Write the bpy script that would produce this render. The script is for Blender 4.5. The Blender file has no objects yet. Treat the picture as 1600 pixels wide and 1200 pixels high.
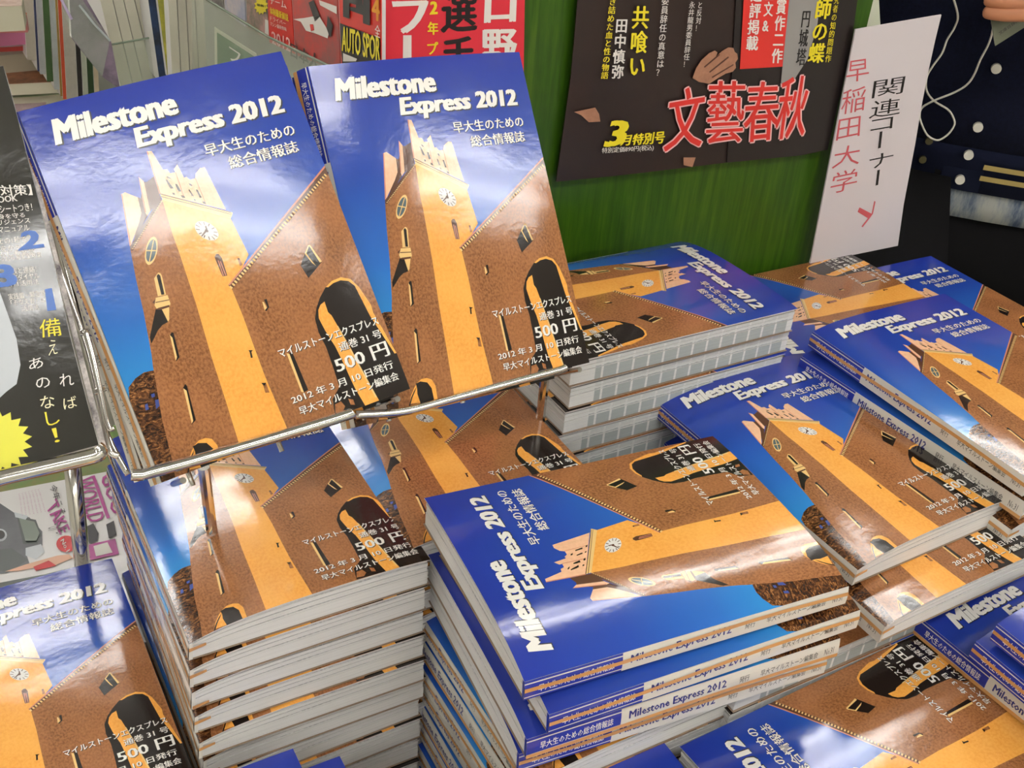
import bpy, bmesh, math, random
from mathutils import Vector, Matrix
from mathutils.geometry import delaunay_2d_cdt
random.seed(7)
sc = bpy.context.scene
COL = sc.collection
# ------------------------------------------------------------------ camera, light, exposure
CAMZ = 1.39
F0, PITCH, ROLL = 1700.0, math.radians(32.33), math.radians(5.06)
cd = bpy.data.cameras.new('camera'); cam = bpy.data.objects.new('camera', cd); COL.objects.link(cam)
cd.sensor_width = 36; cd.lens = 36*F0/1600; cd.clip_start = 0.02
_c, _s, _cr, _sr = math.cos(PITCH), math.sin(PITCH), math.cos(ROLL), math.sin(ROLL)
_fw = Vector((0, _c, -_s)); _up0 = Vector((0, _s, _c)); _rt0 = Vector((1, 0, 0))
_X = _cr*_rt0 + _sr*_up0; _Y = -_sr*_rt0 + _cr*_up0
cam.matrix_world = Matrix(((_X.x, _Y.x, -_fw.x, 0), (_X.y, _Y.y, -_fw.y, 0), (_X.z, _Y.z, -_fw.z, CAMZ), (0, 0, 0, 1)))
sc.camera = cam
EYE = Vector((0, 0, CAMZ))
w = bpy.data.worlds.new('world'); sc.world = w; w.use_nodes = True
w.node_tree.nodes['Background'].inputs[0].default_value = (0.95, 0.95, 1, 1)
w.node_tree.nodes['Background'].inputs[1].default_value = 0.25
sc.view_settings.view_transform = 'Standard'; sc.view_settings.look = 'None'
sc.view_settings.exposure = 0.0; sc.view_settings.gamma = 1.0; sc.view_settings.use_curve_mapping = False
TUBE = 26.0      # strength of the fluorescent tubes (built in the fixtures below)
NV = Vector((-.53, .848, 0)).normalized()    # across the table, away from the viewer
SV = Vector((.848, .53, 0)).normalized()     # along the table
R = math.radians

def ray(px, py):
    X, Y = (px-800)/F0, (py-600)/F0
    x = _cr*X+_sr*Y; y = -_sr*X+_cr*Y
    return Vector((x, _c-y*_s, -_s-y*_c))
def at_z(px, py, z):
    r = ray(px, py); return EYE + r*((z-CAMZ)/r.z)
def on(px, py, N, c):
    r = ray(px, py); return EYE + r*((c-N.dot(EYE))/N.dot(r))

# ------------------------------------------------------------------ materials
def lin(c): return c/12.92 if c <= .04045 else ((c+.055)/1.055)**2.4
def rgb(r, g, b, k=1.0): return (lin(r/255)*k, lin(g/255)*k, lin(b/255)*k, 1)
class NT:
    def __init__(s, m): s.t = m.node_tree
    def n(s, typ, **kw):
        x = s.t.nodes.new(typ)
        for k, v in kw.items():
            if k[0] == '_': setattr(x, k[1:], v)
            else: s.put(x.inputs[k if not k[1:].isdigit() else int(k[1:])], v)
        return x
    def put(s, i, v):
        if isinstance(v, bpy.types.NodeSocket): s.t.links.new(v, i)
        else: i.default_value = v
    def math(s, op, a, b=0.0, c=0.0):
        x = s.t.nodes.new('ShaderNodeMath'); x.operation = op
        s.put(x.inputs[0], a); s.put(x.inputs[1], b); s.put(x.inputs[2], c); return x.outputs[0]
    def mix(s, f, a, b):
        x = s.t.nodes.new('ShaderNodeMix'); x.data_type = 'RGBA'
        s.put(x.inputs[0], f); s.put(x.inputs[6], a); s.put(x.inputs[7], b); return x.outputs[2]
    def ramp(s, f, stops):
        x = s.t.nodes.new('ShaderNodeValToRGB'); s.put(x.inputs[0], f); e = x.color_ramp.elements
        while len(e) < len(stops): e.new(.5)
        for k, (p, c) in enumerate(stops): e[k].position = p; e[k].color = c
        return x.outputs[0]
MATS = {}
def mat(name, col=None, rough=.5, metal=0, spec=.5, coat=0, noise=None, bump=None, ripple=0, emit=None, alpha=None, trans=None, fn=None):
    if name in MATS: return MATS[name]
    m = bpy.data.materials.new(name); m.use_nodes = True; MATS[name] = m
    T = NT(m); b = m.node_tree.nodes['Principled BSDF']
    if col: b.inputs['Base Color'].default_value = col
    b.inputs['Roughness'].default_value = rough; b.inputs['Metallic'].default_value = metal
    b.inputs['Specular IOR Level'].default_value = spec
    if coat: b.inputs['Coat Weight'].default_value = coat; b.inputs['Coat Roughness'].default_value = .06
    if trans is not None: b.inputs['Transmission Weight'].default_value = trans
    if alpha is not None: b.inputs['Alpha'].default_value = alpha
    if emit: b.inputs['Emission Color'].default_value = emit[0]; b.inputs['Emission Strength'].default_value = emit[1]
    if noise:
        c2, scale, amt = noise
        tc = T.n('ShaderNodeTexCoord'); nz = T.n('ShaderNodeTexNoise', Vector=tc.outputs['Object'], Scale=scale, Detail=5.0, Roughness=.7)
        f = T.math('MULTIPLY', T.math('SUBTRACT', nz.outputs[0], .36), 3.2*amt); f = T.math('MINIMUM', T.math('MAXIMUM', f, 0), 1)
        T.put(b.inputs['Base Color'], T.mix(f, col, c2))
    if bump or ripple:
        tc = T.n('ShaderNodeTexCoord')
        nrm = None
        for sc_, st, dist in ([(bump[0], bump[1], .001)] if bump else []) + ([(9.0, .30*ripple, .010), (260.0, .05*ripple, .0012)] if ripple else []):
            nz = T.n('ShaderNodeTexNoise', Vector=tc.outputs['Object'], Scale=sc_, Detail=2.0)
            bp = T.n('ShaderNodeBump', Strength=st, Distance=dist, Height=nz.outputs[0])
            if nrm is not None: T.put(bp.inputs['Normal'], nrm)
            nrm = bp.outputs[0]
        T.put(b.inputs['Normal'], nrm)
    if fn: fn(T, b)
    return m

def cover_uv(T):
    tc = T.n('ShaderNodeTexCoord'); sp = T.n('ShaderNodeSeparateXYZ', Vector=tc.outputs['UV']); return tc.outputs['UV'], sp.outputs[0], sp.outputs[1]
def f_sky(T, b):
    uv, u, v = cover_uv(T)
    T.put(b.inputs['Base Color'], T.ramp(v, [(.18, rgb(50, 150, 214)), (.42, rgb(46, 110, 194)), (.68, rgb(40, 76, 172)), (1.0, rgb(38, 56, 158))]))
def f_stone(c1, c2, c3, sc_):
    def f(T, b):
        uv, u, v = cover_uv(T)
        n1 = T.n('ShaderNodeTexNoise', Vector=uv, Scale=sc_, Detail=3.0, Roughness=.6)
        n2 = T.n('ShaderNodeTexNoise', Vector=uv, Scale=5.0, Detail=2.0)
        c = T.mix(T.ramp(n1.outputs[0], [(.38, (0, 0, 0, 1)), (.66, (1, 1, 1, 1))]), c1, c2)
        T.put(b.inputs['Base Color'], T.mix(T.ramp(n2.outputs[0], [(.4, (0, 0, 0, 1)), (.75, (.6, .6, .6, 1))]), c, c3))
    return f
def f_tree(T, b):
    uv, u, v = cover_uv(T)
    mp = T.n('ShaderNodeMapping', Vector=uv); mp.inputs['Rotation'].default_value = (0, 0, .5); mp.inputs['Scale'].default_value = (1, 2.4, 1)
    n1 = T.n('ShaderNodeTexNoise', Vector=mp.outputs[0], Scale=34.0, Detail=6.0, Roughness=.72, Distortion=1.6)
    T.put(b.inputs['Base Color'], T.ramp(n1.outputs[0], [(.36, rgb(24, 14, 12)), (.47, rgb(70, 40, 22)), (.56, rgb(120, 76, 40)), (.66, rgb(200, 140, 80))]))
CV = dict(rough=.13, spec=.45, coat=.25, ripple=1.1)
CM = {'sky': mat('printed_sky', fn=f_sky, **CV),
 'orange': mat('printed_sunlit_stone', fn=f_stone(rgb(250, 178, 84), rgb(240, 162, 70), rgb(255, 190, 96), 90), **CV),
 'brown': mat('printed_brown_stone', fn=f_stone(rgb(172, 114, 70), rgb(126, 80, 46), rgb(188, 124, 78), 110), **CV),
 'tree': mat('printed_tree', fn=f_tree, **CV),
 'treesky': mat('printed_tree_gap', rgb(70, 84, 150), **CV),
 'pink': mat('printed_pale_stone', fn=f_stone(rgb(250, 200, 160), rgb(240, 186, 146), rgb(252, 206, 170), 60), **CV),
 'pinkd': mat('printed_rose_edge', rgb(214, 140, 112), **CV),
 'tan': mat('printed_tan', rgb(240, 200, 130), **CV),
 'shade': mat('printed_umber', rgb(96, 62, 44), **CV),
 'dark': mat('printed_dark', rgb(38, 30, 26), **CV),
 'glass': mat('printed_pane', rgb(92, 106, 110), **CV),
 'white': mat('printed_white', rgb(240, 236, 230), **CV)}
CORD = list(CM)
M_white = mat('white_ink', rgb(250, 246, 238), rough=.25, coat=.3)
M_black = mat('black_ink', rgb(26, 22, 22), rough=.3, coat=.3)
M_navy = mat('navy_ink', rgb(36, 40, 120), rough=.3, coat=.3)
M_spineblue = mat('spine_blue', rgb(40, 54, 160), rough=.2, coat=.3)
M_spinewhite = mat('spine_white', rgb(226, 220, 208), rough=.25, coat=.3)
M_spinetan = mat('spine_tan', rgb(206, 150, 92), rough=.25, coat=.3)
def f_pages(T, b):
    uv, u, v = cover_uv(T)       # u along the edge (mm), v through the thickness (0..1)
    wob = T.n('ShaderNodeTexNoise', Vector=uv, Scale=.35, Detail=2.0)
    vv = T.math('ADD', v, T.math('MULTIPLY', wob.outputs[0], .01))
    cx = T.n('ShaderNodeCombineXYZ', X=T.math('MULTIPLY', u, .004), Y=T.math('MULTIPLY', vv, 60.0))
    n1 = T.n('ShaderNodeTexNoise', Vector=cx.outputs[0], Scale=1.0, Detail=3.0)
    T.put(b.inputs['Base Color'], T.ramp(n1.outputs[0], [(.3, rgb(140, 138, 138)), (.4, rgb(216, 213, 210)), (.7, rgb(234, 231, 226))]))
M_pages = mat('page_edges', rough=.75, spec=.2, fn=f_pages)
def f_tabs(T, b):
    uv, u, v = cover_uv(T)
    wob = T.n('ShaderNodeTexNoise', Vector=uv, Scale=.2, Detail=1.0)
    cx = T.n('ShaderNodeCombineXYZ', X=T.math('MULTIPLY', u, .003), Y=T.math('MULTIPLY', v, 50.0))
    n1 = T.n('ShaderNodeTexNoise', Vector=cx.outputs[0], Scale=1.0, Detail=3.0)
    base = T.ramp(n1.outputs[0], [(.3, rgb(176, 176, 176)), (.45, rgb(214, 213, 210)), (.7, rgb(228, 226, 222))])
    fr = T.math('FRACT', T.math('DIVIDE', u, 13.6))
    bar = T.math('GREATER_THAN', fr, .14)
    inr = T.math('MULTIPLY', T.math('GREATER_THAN', u, 22.0), T.math('LESS_THAN', u, 203.0))
    hgt = T.math('ADD', v, T.math('MULTIPLY', wob.outputs[0], .1))
    inv = T.math('MULTIPLY', T.math('GREATER_THAN', hgt, .05), T.math('LESS_THAN', hgt, .62))
    hi = T.math('MULTIPLY', T.math('GREATER_THAN', hgt, .70), T.math('LESS_THAN', hgt, .90))
    g1 = T.mix(n1.outputs[0], rgb(140, 146, 146), rgb(186, 190, 188))
    f = T.math('MULTIPLY', T.math('MULTIPLY', bar, inr), T.math('MAXIMUM', inv, T.math('MULTIPLY', hi, .3)))
    T.put(b.inputs['Base Color'], T.mix(f, base, g1))
M_tabs = mat('page_edges_with_index_tabs', rough=.7, spec=.2, fn=f_tabs)
M_under = mat('cover_inside_white', rgb(236, 232, 226), rough=.5)
M_chrome = mat('chrome', rgb(214, 210, 204), rough=.12, metal=1)
def f_green(T, b):
    tc = T.n('ShaderNodeTexCoord'); mp = T.n('ShaderNodeMapping', Vector=tc.outputs['Object']); mp.inputs['Rotation'].default_value = (0, 0, -R(32)); mp.inputs['Scale'].default_value = (1, 1, .06)
    n1 = T.n('ShaderNodeTexNoise', Vector=mp.outputs[0], Scale=160.0, Detail=4.0, Roughness=.7)
    n2 = T.n('ShaderNodeTexNoise', Vector=mp.outputs[0], Scale=14.0, Detail=2.0)
    c = T.ramp(n1.outputs[0], [(.3, rgb(38, 70, 8)), (.5, rgb(52, 88, 12)), (.72, rgb(74, 104, 20))])
    T.put(b.inputs['Base Color'], T.mix(T.math('MULTIPLY', n2.outputs[0], .35), c, rgb(36, 70, 8)))
M_green = mat('green_stained_board', rough=.35, spec=.4, fn=f_green)

# ------------------------------------------------------------------ mesh helpers
def props(o, label=None, cat=None, group=None, kind=None):
    if label: o['label'] = label
    if cat: o['category'] = cat
    if group: o['group'] = group
    if kind: o['kind'] = kind
    return o
def mk(name, verts, faces, mats, parent=None, mi=None, uvs=None, smooth=False):
    me = bpy.data.meshes.new(name); me.from_pydata([tuple(v) for v in verts], [], faces)
    for m in (mats if isinstance(mats, (list, tuple)) else [mats]): me.materials.append(m)
    if mi: me.polygons.foreach_set('material_index', mi)
    if uvs:
        l = me.uv_layers.new(name='UVMap')
        l.data.foreach_set('uv', [c for f in faces for i in f for c in uvs[i]])
    if smooth: me.polygons.foreach_set('use_smooth', [True]*len(faces))
    me.update()
    return link(name, me, parent)
def link(name, me, parent=None):
    o = bpy.data.objects.new(name, me); COL.objects.link(o)
    if parent is not None: o.parent = parent
    return o
def empty(name, loc=(0, 0, 0), label=None, cat=None, group=None, mw=None):
    o = bpy.data.objects.new(name, None); COL.objects.link(o)
    if mw is not None: o.matrix_world = mw
    else: o.location = loc
    o.empty_display_size = .05
    return props(o, label, cat, group)
class MB:
    def __init__(s): s.v = []; s.f = []; s.m = []
    def add(s, v, f, m=0):
        o = len(s.v); s.v += [Vector(x) for x in v]; s.f += [tuple(i+o for i in q) for q in f]; s.m += [m]*len(f); return s
    def box(s, c, d, m=0, M=None):
        x, y, z = [k/2 for k in d]; v = [Vector((sx*x, sy*y, sz*z)) for sz in (-1, 1) for sy in (-1, 1) for sx in (-1, 1)]
        if M is not None: v = [M @ k for k in v]
        return s.add([k+Vector(c) for k in v], [(0, 2, 3, 1), (4, 5, 7, 6), (0, 1, 5, 4), (2, 6, 7, 3), (0, 4, 6, 2), (1, 3, 7, 5)], m)
    def slab(s, q, off, m=0, mside=None):
        q = [Vector(k) for k in q]; n = len(q); off = Vector(off)
        s.add(q + [k+off for k in q], [tuple(range(n))], m)
        o = len(s.v)-2*n
        s.f.append(tuple(o+n+i for i in reversed(range(n)))); s.m.append(m if mside is None else mside)
        for i in range(n): j = (i+1) % n; s.f.append((o+j, o+i, o+n+i, o+n+j)); s.m.append(m if mside is None else mside)
        return s
    def tube(s, pts, r, n=10, m=0, cap=True):
        pts = [Vector(p) for p in pts]; rings = []; ref = None
        for i, p in enumerate(pts):
            t = (pts[min(i+1, len(pts)-1)]-pts[max(i-1, 0)]).normalized()
            if ref is None: ref = t.orthogonal().normalized()
            ref = (ref - t*ref.dot(t)).normalized(); bi = t.cross(ref)
            rr = r[i] if isinstance(r, (list, tuple)) else r
            rings.append([p + rr*(math.cos(6.28318*k/n)*ref+math.sin(6.28318*k/n)*bi) for k in range(n)])
        v = [x for g in rings for x in g]; f = []
        for i in range(len(pts)-1):
            for k in range(n): a = i*n+k; b = i*n+(k+1) % n; f.append((a, b, b+n, a+n))
        if cap: f += [tuple(reversed(range(n))), tuple((len(pts)-1)*n+k for k in range(n))]
        return s.add(v, f, m)
    def build(s, name, mats, parent=None, smooth=False, rel=True):
        v = s.v
        if parent is not None and rel:
            inv = parent.matrix_world.inverted() if parent.type != 'EMPTY' or True else None
            v = [inv @ k for k in v]
        return mk(name, v, s.f, mats, parent, s.m, smooth=smooth)
def upd(): bpy.context.view_layer.update()
def smooth_pts(P, n=6):
    P = [Vector(p) for p in P]; out = []
    for i in range(len(P)-1):
        a, b, c, d_ = P[max(i-1, 0)], P[i], P[i+1], P[min(i+2, len(P)-1)]
        for k in range(n):
            t = k/n; out.append(.5*((2*b)+(c-a)*t+(2*a-5*b+4*c-d_)*t*t+(3*b-a-3*c+d_)*t**3))
    return out+[P[-1]]

# ------------------------------------------------------------------ lettering
_GC = {}; COPY = []
def glyphs(text, bold=0.0, res=2):
    """triangulated text: points, triangles, (x0,y0,x1,y1)"""
    k = (text, bold, res)
    if k in _GC: return _GC[k]
    cu = bpy.data.curves.new('t', 'FONT'); cu.body = text; cu.size = 1; cu.resolution_u = res; cu.offset = bold; cu.fill_mode = 'FRONT'
    o = bpy.data.objects.new('t', cu); COL.objects.link(o)
    dg = bpy.context.evaluated_depsgraph_get(); dg.update(); me = o.evaluated_get(dg).to_mesh()
    v = [(a.co.x, a.co.y) for a in me.vertices]; f = [tuple(p.vertices) for p in me.polygons]
    o.evaluated_get(dg).to_mesh_clear(); bpy.data.objects.remove(o); bpy.data.curves.remove(cu)
    xs = [a[0] for a in v] or [0, 1]; ys = [a[1] for a in v] or [0, 1]
    _GC[k] = (v, f, (min(xs), min(ys), max(xs), max(ys))); return _GC[k]
def text_quad(text, q, bold=.015, em=False, rot=False, res=2):
    """fit text into quad q = tl,tr,br,bl (any dimension vectors) -> verts, faces; bold = stroke widened by shifted copies"""
    nc = 1; n0 = 0; thin = min(0, bold); b_ = max(0, bold); v, f, (x0, y0, x1, y1) = glyphs(text, thin, res)
    if b_ > 0:
        sh = [(-b_, 0), (b_, 0)] if b_ < .03 else [(-b_, 0), (b_, 0), (0, b_*.45), (0, -b_*.45)] if b_ < .044 else [(-b_, -b_*.4), (b_, -b_*.4), (-b_, b_*.4), (b_, b_*.4), (0, 0)]
        n0 = len(v); v2 = []; f2 = []; nc = len(sh)
        for i, (dx, dy) in enumerate(sh): v2 += [(x+dx, y+dy) for x, y in v]; f2 += [tuple(k+i*n0 for k in g) for g in f]
        v, f = v2, f2; x0 -= b_; x1 += b_; y0 -= b_*.4; y1 += b_*.4
    if em: x0, x1, y0, y1 = -.02, 1.0*len(text)-.0, -.14, .88
    tl, tr, br, bl = [Vector(a) for a in q]; out = []
    for x, y in v:
        a = (x-x0)/(x1-x0); b = (y-y0)/(y1-y0)
        if rot: a, b = b, 1-a
        out.append((bl*(1-a)+br*a)*(1-b)+(tl*(1-a)+tr*a)*b)
    COPY[:] = [i//n0 if nc > 1 else 0 for i in range(len(out))]
    if nc > 1 and len(tl) == 3:          # keep the shifted copies from lying in one plane
        nn = (br-bl).cross(tl-bl).normalized()*.00003; out = [p+nn*c for p, c in zip(out, COPY)]
    return out, f
def column(text, q, **kw):
    """vertical Japanese column: quad split in len(text) cells"""
    tl, tr, br, bl = [Vector(a) for a in q]; n = len(text); V = []; Fc = []
    for i, ch in enumerate(text):
        a, b = i/n, (i+1)/n
        cq = (tl.lerp(bl, a), tr.lerp(br, a), tr.lerp(br, b), tl.lerp(bl, b))
        v, f = text_quad(ch, cq, em=True, rot=ch in 'ー―～', **kw)
        o = len(V); V += v; Fc += [tuple(k+o for k in g) for g in f]
    return V, Fc
ART = [
("tree",[0,47.6,1.7,53.6,4.2,55.3,6.7,57,9.2,57.8,11.7,58.5,14.7,58.2,17.7,57.7,18.3,60.7,8.2,0,0,0]),
("treesky",[6.3,42.1,7.7,42.2,7.4,39,5.6,39.1]),
("treesky",[11.9,42.6,14.1,42.5,13.9,39.3,10.8,37.8]),
("treesky",[11,46.2,12.9,46.2,12.5,44.4,10.9,44.3]),
("brown",[28.1,123.7,25.2,106.8,22.8,89.4,18.7,66.3,17.3,60.7,11.8,32.1,8.9,9,7.2,0,44.2,0,44.2,1.1,45.9,26.4,47.5,55.3,50,85.2,51.5,115.3,51.6,123.7,53.1,142.9,52.5,144.5]),
("orange",[52.7,144.5,84.5,124,86.6,102,71,86.3,71.3,69.6,70.9,51.7,70.7,35.6,71.9,0.6,71.9,0,44.2,0,44.2,1.1,45.9,26.4,47.5,55.3,50,85.2,51.5,115.3,51.6,123.7,53.1,142.9]),
("shade",[41.3,149.5,43.7,147.5,42.6,140.4,38.8,135.5]),
("shade",[47.2,156.4,49.1,156,53.5,157.9,52.8,144.4,44.4,139.6,29.7,124.9,32.8,129.6]),
("pink",[34,153.3,36.2,153.8,41.5,149.2,40.4,140.7,37.6,136.2,30,126.4,28.4,125.1]),
("pinkd",[34,153.3,34.6,153.3,29.5,126.4,28.4,125.1]),
("pink",[45.8,159.8,47.6,156.7,45,140.2,42.7,138,42.3,140.5]),
("pinkd",[45.8,159.8,46.2,159.1,42.9,140.1,42.3,140.5]),
("pink",[54.7,172,57.3,171.5,59.4,160.1,61.6,159.6,62.3,157.1,65,156.9,65,158.7,67.7,160.9,68.5,152.7,69.8,153,71.2,150.8,74,150.8,75.3,153.4,78.6,155.6,81.3,155.3,83.8,129.4,52.9,148]),
("pinkd",[54.7,172,55.4,171.9,53.6,147.6,52.9,148]),
("pinkd",[65,156.9,65.5,156.9,65,142.8,64.3,142.3]),
("pinkd",[74,150.8,74.5,150.9,74.6,136.3,74.3,137]),
("dark",[58.7,154.7,59.6,154,61.2,148.4,59.6,148.9,59.1,150.8]),
("dark",[59.7,156,60.9,155.5,61.9,153.6,60.4,154.6]),
("dark",[62.8,150.9,63.7,150.3,64.5,146,62.9,146.1,62.6,149.2]),
("dark",[68.3,145.9,69.1,145.6,69.9,141.4,68.8,141.8]),
("dark",[72.1,144.8,73.1,144.4,73.7,139.5,72.5,139.9]),
("dark",[69.6,149.2,70.7,148.7,71.3,147,69.9,147.7]),
("dark",[63.3,143.9,64.6,143.5,65.3,141.9,63.7,142.4]),
("dark",[73,137.6,74.3,137,74.8,135.5,73.4,136.3]),
("dark",[59.4,146.6,60.5,146.2,60.8,144.9,59.7,145.3]),
("dark",[68.9,140.3,69.8,139.8,70.3,138.5,69.3,139.1]),
("tan",[53.2,148,86.7,127,86.4,126.3,84.5,123.9,53.3,144.1]),
("shade",[53.3,148,86,127.3,86,126.9,53.2,147.5]),
("shade",[53.1,146.5,85.8,126.3,85.7,126,53,146.1]),
("shade",[28.4,125.1,30,126.3,52.7,146.1,52.7,143.5,29,122.3,28,122.8]),
("tan",[28.7,123.3,29.2,123.7,30.1,123.7,29.7,123.3]),
("tan",[29.7,124.1,30.2,124.5,31.1,124.6,30.6,124.1]),
("tan",[30.7,125,31.2,125.4,32.1,125.4,31.6,125]),
("tan",[31.7,125.8,32.2,126.3,33.1,126.3,32.6,125.8]),
("tan",[32.7,126.7,33.2,127.1,34.1,127.1,33.6,126.7]),
("tan",[33.7,127.5,34.2,128,35.1,128,34.6,127.5]),
("tan",[34.7,128.4,35.2,128.8,36.1,128.8,35.6,128.4]),
("tan",[35.7,129.2,36.1,129.7,37.1,129.7,36.6,129.3]),
("tan",[36.6,130.1,37.1,130.5,38.1,130.5,37.6,130.1]),
("tan",[37.6,131,38.1,131.4,39,131.4,38.5,131]),
("tan",[38.6,131.8,39.1,132.3,40,132.3,39.5,131.8]),
("tan",[39.6,132.7,40.1,133.1,41,133.1,40.5,132.7]),
("tan",[40.6,133.6,41.1,134,42,134,41.5,133.6]),
("tan",[41.6,134.4,42.1,134.9,43,134.9,42.5,134.4]),
("tan",[42.6,135.3,43.1,135.7,44,135.7,43.5,135.3]),
("tan",[43.6,136.2,44.1,136.6,45.1,136.6,44.5,136.2]),
("tan",[44.6,137,45.1,137.5,46.1,137.5,45.6,137]),
("tan",[45.6,137.9,46.1,138.3,47.1,138.3,46.6,137.9]),
("tan",[46.6,138.8,47.1,139.2,48.1,139.2,47.6,138.8]),
("tan",[47.7,139.6,48.2,140.1,49.1,140.1,48.6,139.7]),
("tan",[48.7,140.5,49.2,141,50.1,141,49.6,140.5]),
("tan",[49.7,141.4,50.2,141.8,51.1,141.9,50.6,141.4]),
("tan",[50.7,142.3,51.2,142.7,52.1,142.7,51.6,142.3]),
("tan",[51.7,143.1,52.2,143.6,53.1,143.6,52.6,143.2]),
("white",[73.7,115.6,74.4,116.3,74.9,117.3,75.1,118.5,75,119.8,74.7,121.2,74,122.5,73.2,123.9,72.2,125,71,126,69.8,126.8,68.6,127.2,67.4,127.4,66.4,127.3,65.5,126.8,64.8,126.1,64.3,125.1,64.1,124,64.2,122.7,64.5,121.3,65.2,119.9,66,118.6,67,117.4,68.1,116.4,69.3,115.7,70.6,115.2,71.7,115,72.8,115.2]),
("shade",[72.2,118,73.9,116.2,74.1,116.5,72.5,118.3]),
("shade",[72.9,119.4,74.8,118.4,74.8,118.9,72.9,119.8]),
("shade",[72.6,121.2,74.3,121.4,74.1,121.9,72.4,121.7]),
("shade",[71.5,123.1,72.6,124.3,72.1,124.8,71.1,123.5]),
("shade",[69.9,124.4,70,126.4,69.5,126.6,69.5,124.7]),
("shade",[68.2,124.9,67.4,127.1,66.9,127,67.8,124.9]),
("shade",[66.9,124.4,65.3,126.2,65,125.9,66.7,124.1]),
("shade",[66.3,123.1,64.4,124,64.4,123.5,66.3,122.6]),
("shade",[66.6,121.2,64.9,121.1,65.1,120.5,66.8,120.7]),
("shade",[67.6,119.4,66.6,118.2,67,117.7,68,118.9]),
("shade",[69.2,118,69.1,116.1,69.6,115.8,69.7,117.8]),
("shade",[70.9,117.5,71.8,115.3,72.3,115.4,71.3,117.5]),
("shade",[70.2,120.3,70.5,120.9,70.2,121.6,69.5,122.2,68.9,122.1,68.7,121.6,69,120.8,69.6,120.3]),
("shade",[69.6,124,70.3,124.2,70.3,121.3,69.4,121.4]),
("shade",[69.1,121.9,65.7,119.3,66,118.8,69.5,120.8]),
("tan",[34.1,112.5,35,112.5,36.2,113,37.6,114,39,115.5,40.3,117.3,41.4,119.3,42.2,121.3,42.8,123.1,42.9,124.7,42.6,125.8,42,126.4,41,126.4,39.8,125.9,38.5,124.8,37.1,123.3,35.8,121.5,34.7,119.5,33.8,117.6,33.3,115.7,33.2,114.2,33.5,113.1]),
("glass",[34.9,113.9,35.6,113.9,36.6,114.3,37.7,115.1,38.8,116.3,39.8,117.7,40.7,119.3,41.4,120.9,41.8,122.4,41.9,123.6,41.7,124.5,41.2,125,40.4,125,39.4,124.6,38.4,123.7,37.3,122.5,36.2,121.1,35.3,119.5,34.7,117.9,34.2,116.5,34.1,115.3,34.4,114.4]),
("tan",[41,124.7,41.4,124.5,35.2,113.9,34.8,114.2]),
("tan",[35.8,120.6,40.4,119.1,40.2,118.5,35.6,120]),
("shade",[68.5,106.3,69.8,107.4,71.1,107.1,72,104.3,71.3,94.2,68.7,94.6,68.4,103.9]),
("pinkd",[69.3,103.8,69.9,103.7,69.5,94.8,69.1,94.8]),
("pinkd",[70.3,103,70.8,102.9,70.8,94.6,70.3,94.6]),
("brown",[79.9,101.8,81,101.7,81.4,97.5,79.7,97.1]),
("shade",[79.9,101.8,81,101.7,81.1,100.3,79.9,101]),
("tan",[34.2,104.7,36,106.2,37.2,107.1,38.2,106.5,38.5,105,36.9,94.4,32.6,94.9]),
("dark",[35.9,105.6,37,106.4,37.7,105.1,36.2,94.8,34.6,95.1]),
("shade",[28.8,92.6,31.1,94.2,31,91.7,29.5,91.6]),
("tan",[31.3,94.5,37.6,94,37.4,89.2,36.6,88,29.7,88.8,29.3,90.8]),
("shade",[30.7,88.9,36.7,88.6,36,87.3,29.5,87.6,28.7,88.5]),
("shade",[30.3,92.4,37.5,91.5,37.4,91,30.3,91.9]),
("tan",[32,87.5,36.1,87.5,33.7,81,32.7,80.2]),
("dark",[29,88.4,32.1,87.5,32.8,80.1,29.4,79.4,26.3,77.5,23.6,74.7,20.5,71.7,21.1,75.4,24.7,81.4]),
("tan",[31.2,73.3,32.1,72.1,30.8,60,29.2,59.2]),
("dark",[32.6,74.2,33.4,73.4,31.7,60,29,58.4,30.5,60.6,31.9,71.2,31.2,73]),
("tan",[27.7,43.5,28.8,41.8,27,25.4,25.2,24.3]),
("dark",[29.4,45.4,29.9,44,27.8,25.2,24.6,23.4,26.4,25.2,28.8,41.7,27.6,43.7]),
("orange",[14.7,1.2,16.4,5.5,19.4,9.6,22.4,12.6,25.5,14.3,29.1,14.2,32,12.6,33.5,8.4,33,0,24.4,0]),
("dark",[13.8,0,16.6,4.9,19,7.9,21.4,10.4,20.1,8.3,17.1,4.2,14.7,0]),
("dark",[21.4,12.2,24.5,13,28.7,11.5,30.7,7.5,30.6,0,21.5,0,20.9,6,21.5,9.2]),
("dark",[67.4,51.5,69.7,50.7,68.6,50.1,68.1,46.8,67.1,47,67.6,50.3]),
("brown",[67.6,31.9,69.9,31.3,69.8,25.6,67.6,26.2,68,29.9]),
("dark",[67.5,32,70,31.3,68.8,30.1,68.4,30.2]),
("brown",[71,86.3,148,133.6,148,0,71.9,0,71.9,0.6,70.7,35.6,70.9,51.7,71.3,69.6]),
("shade",[71,86.3,69.9,89.2,148,139.4,148,133.6]),
("pinkd",[69.9,89.2,148,139.4,148,138.2,70.7,88.7]),
("tan",[70.9,86.4,71.8,87,70.9,88.5,70,88]),
("tan",[72.7,87.5,73.6,88.1,72.7,89.6,71.8,89.1]),
("tan",[74.4,88.6,75.3,89.1,74.4,90.7,73.5,90.1]),
("tan",[76.2,89.7,77.1,90.2,76.2,91.7,75.3,91.2]),
("tan",[77.9,90.7,78.8,91.3,77.9,92.8,77,92.3]),
("tan",[79.7,91.8,80.6,92.4,79.7,93.9,78.8,93.3]),
("tan",[81.4,92.9,82.3,93.4,81.4,95,80.5,94.4]),
("tan",[83.2,94,84.1,94.5,83.2,96,82.3,95.5]),
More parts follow.
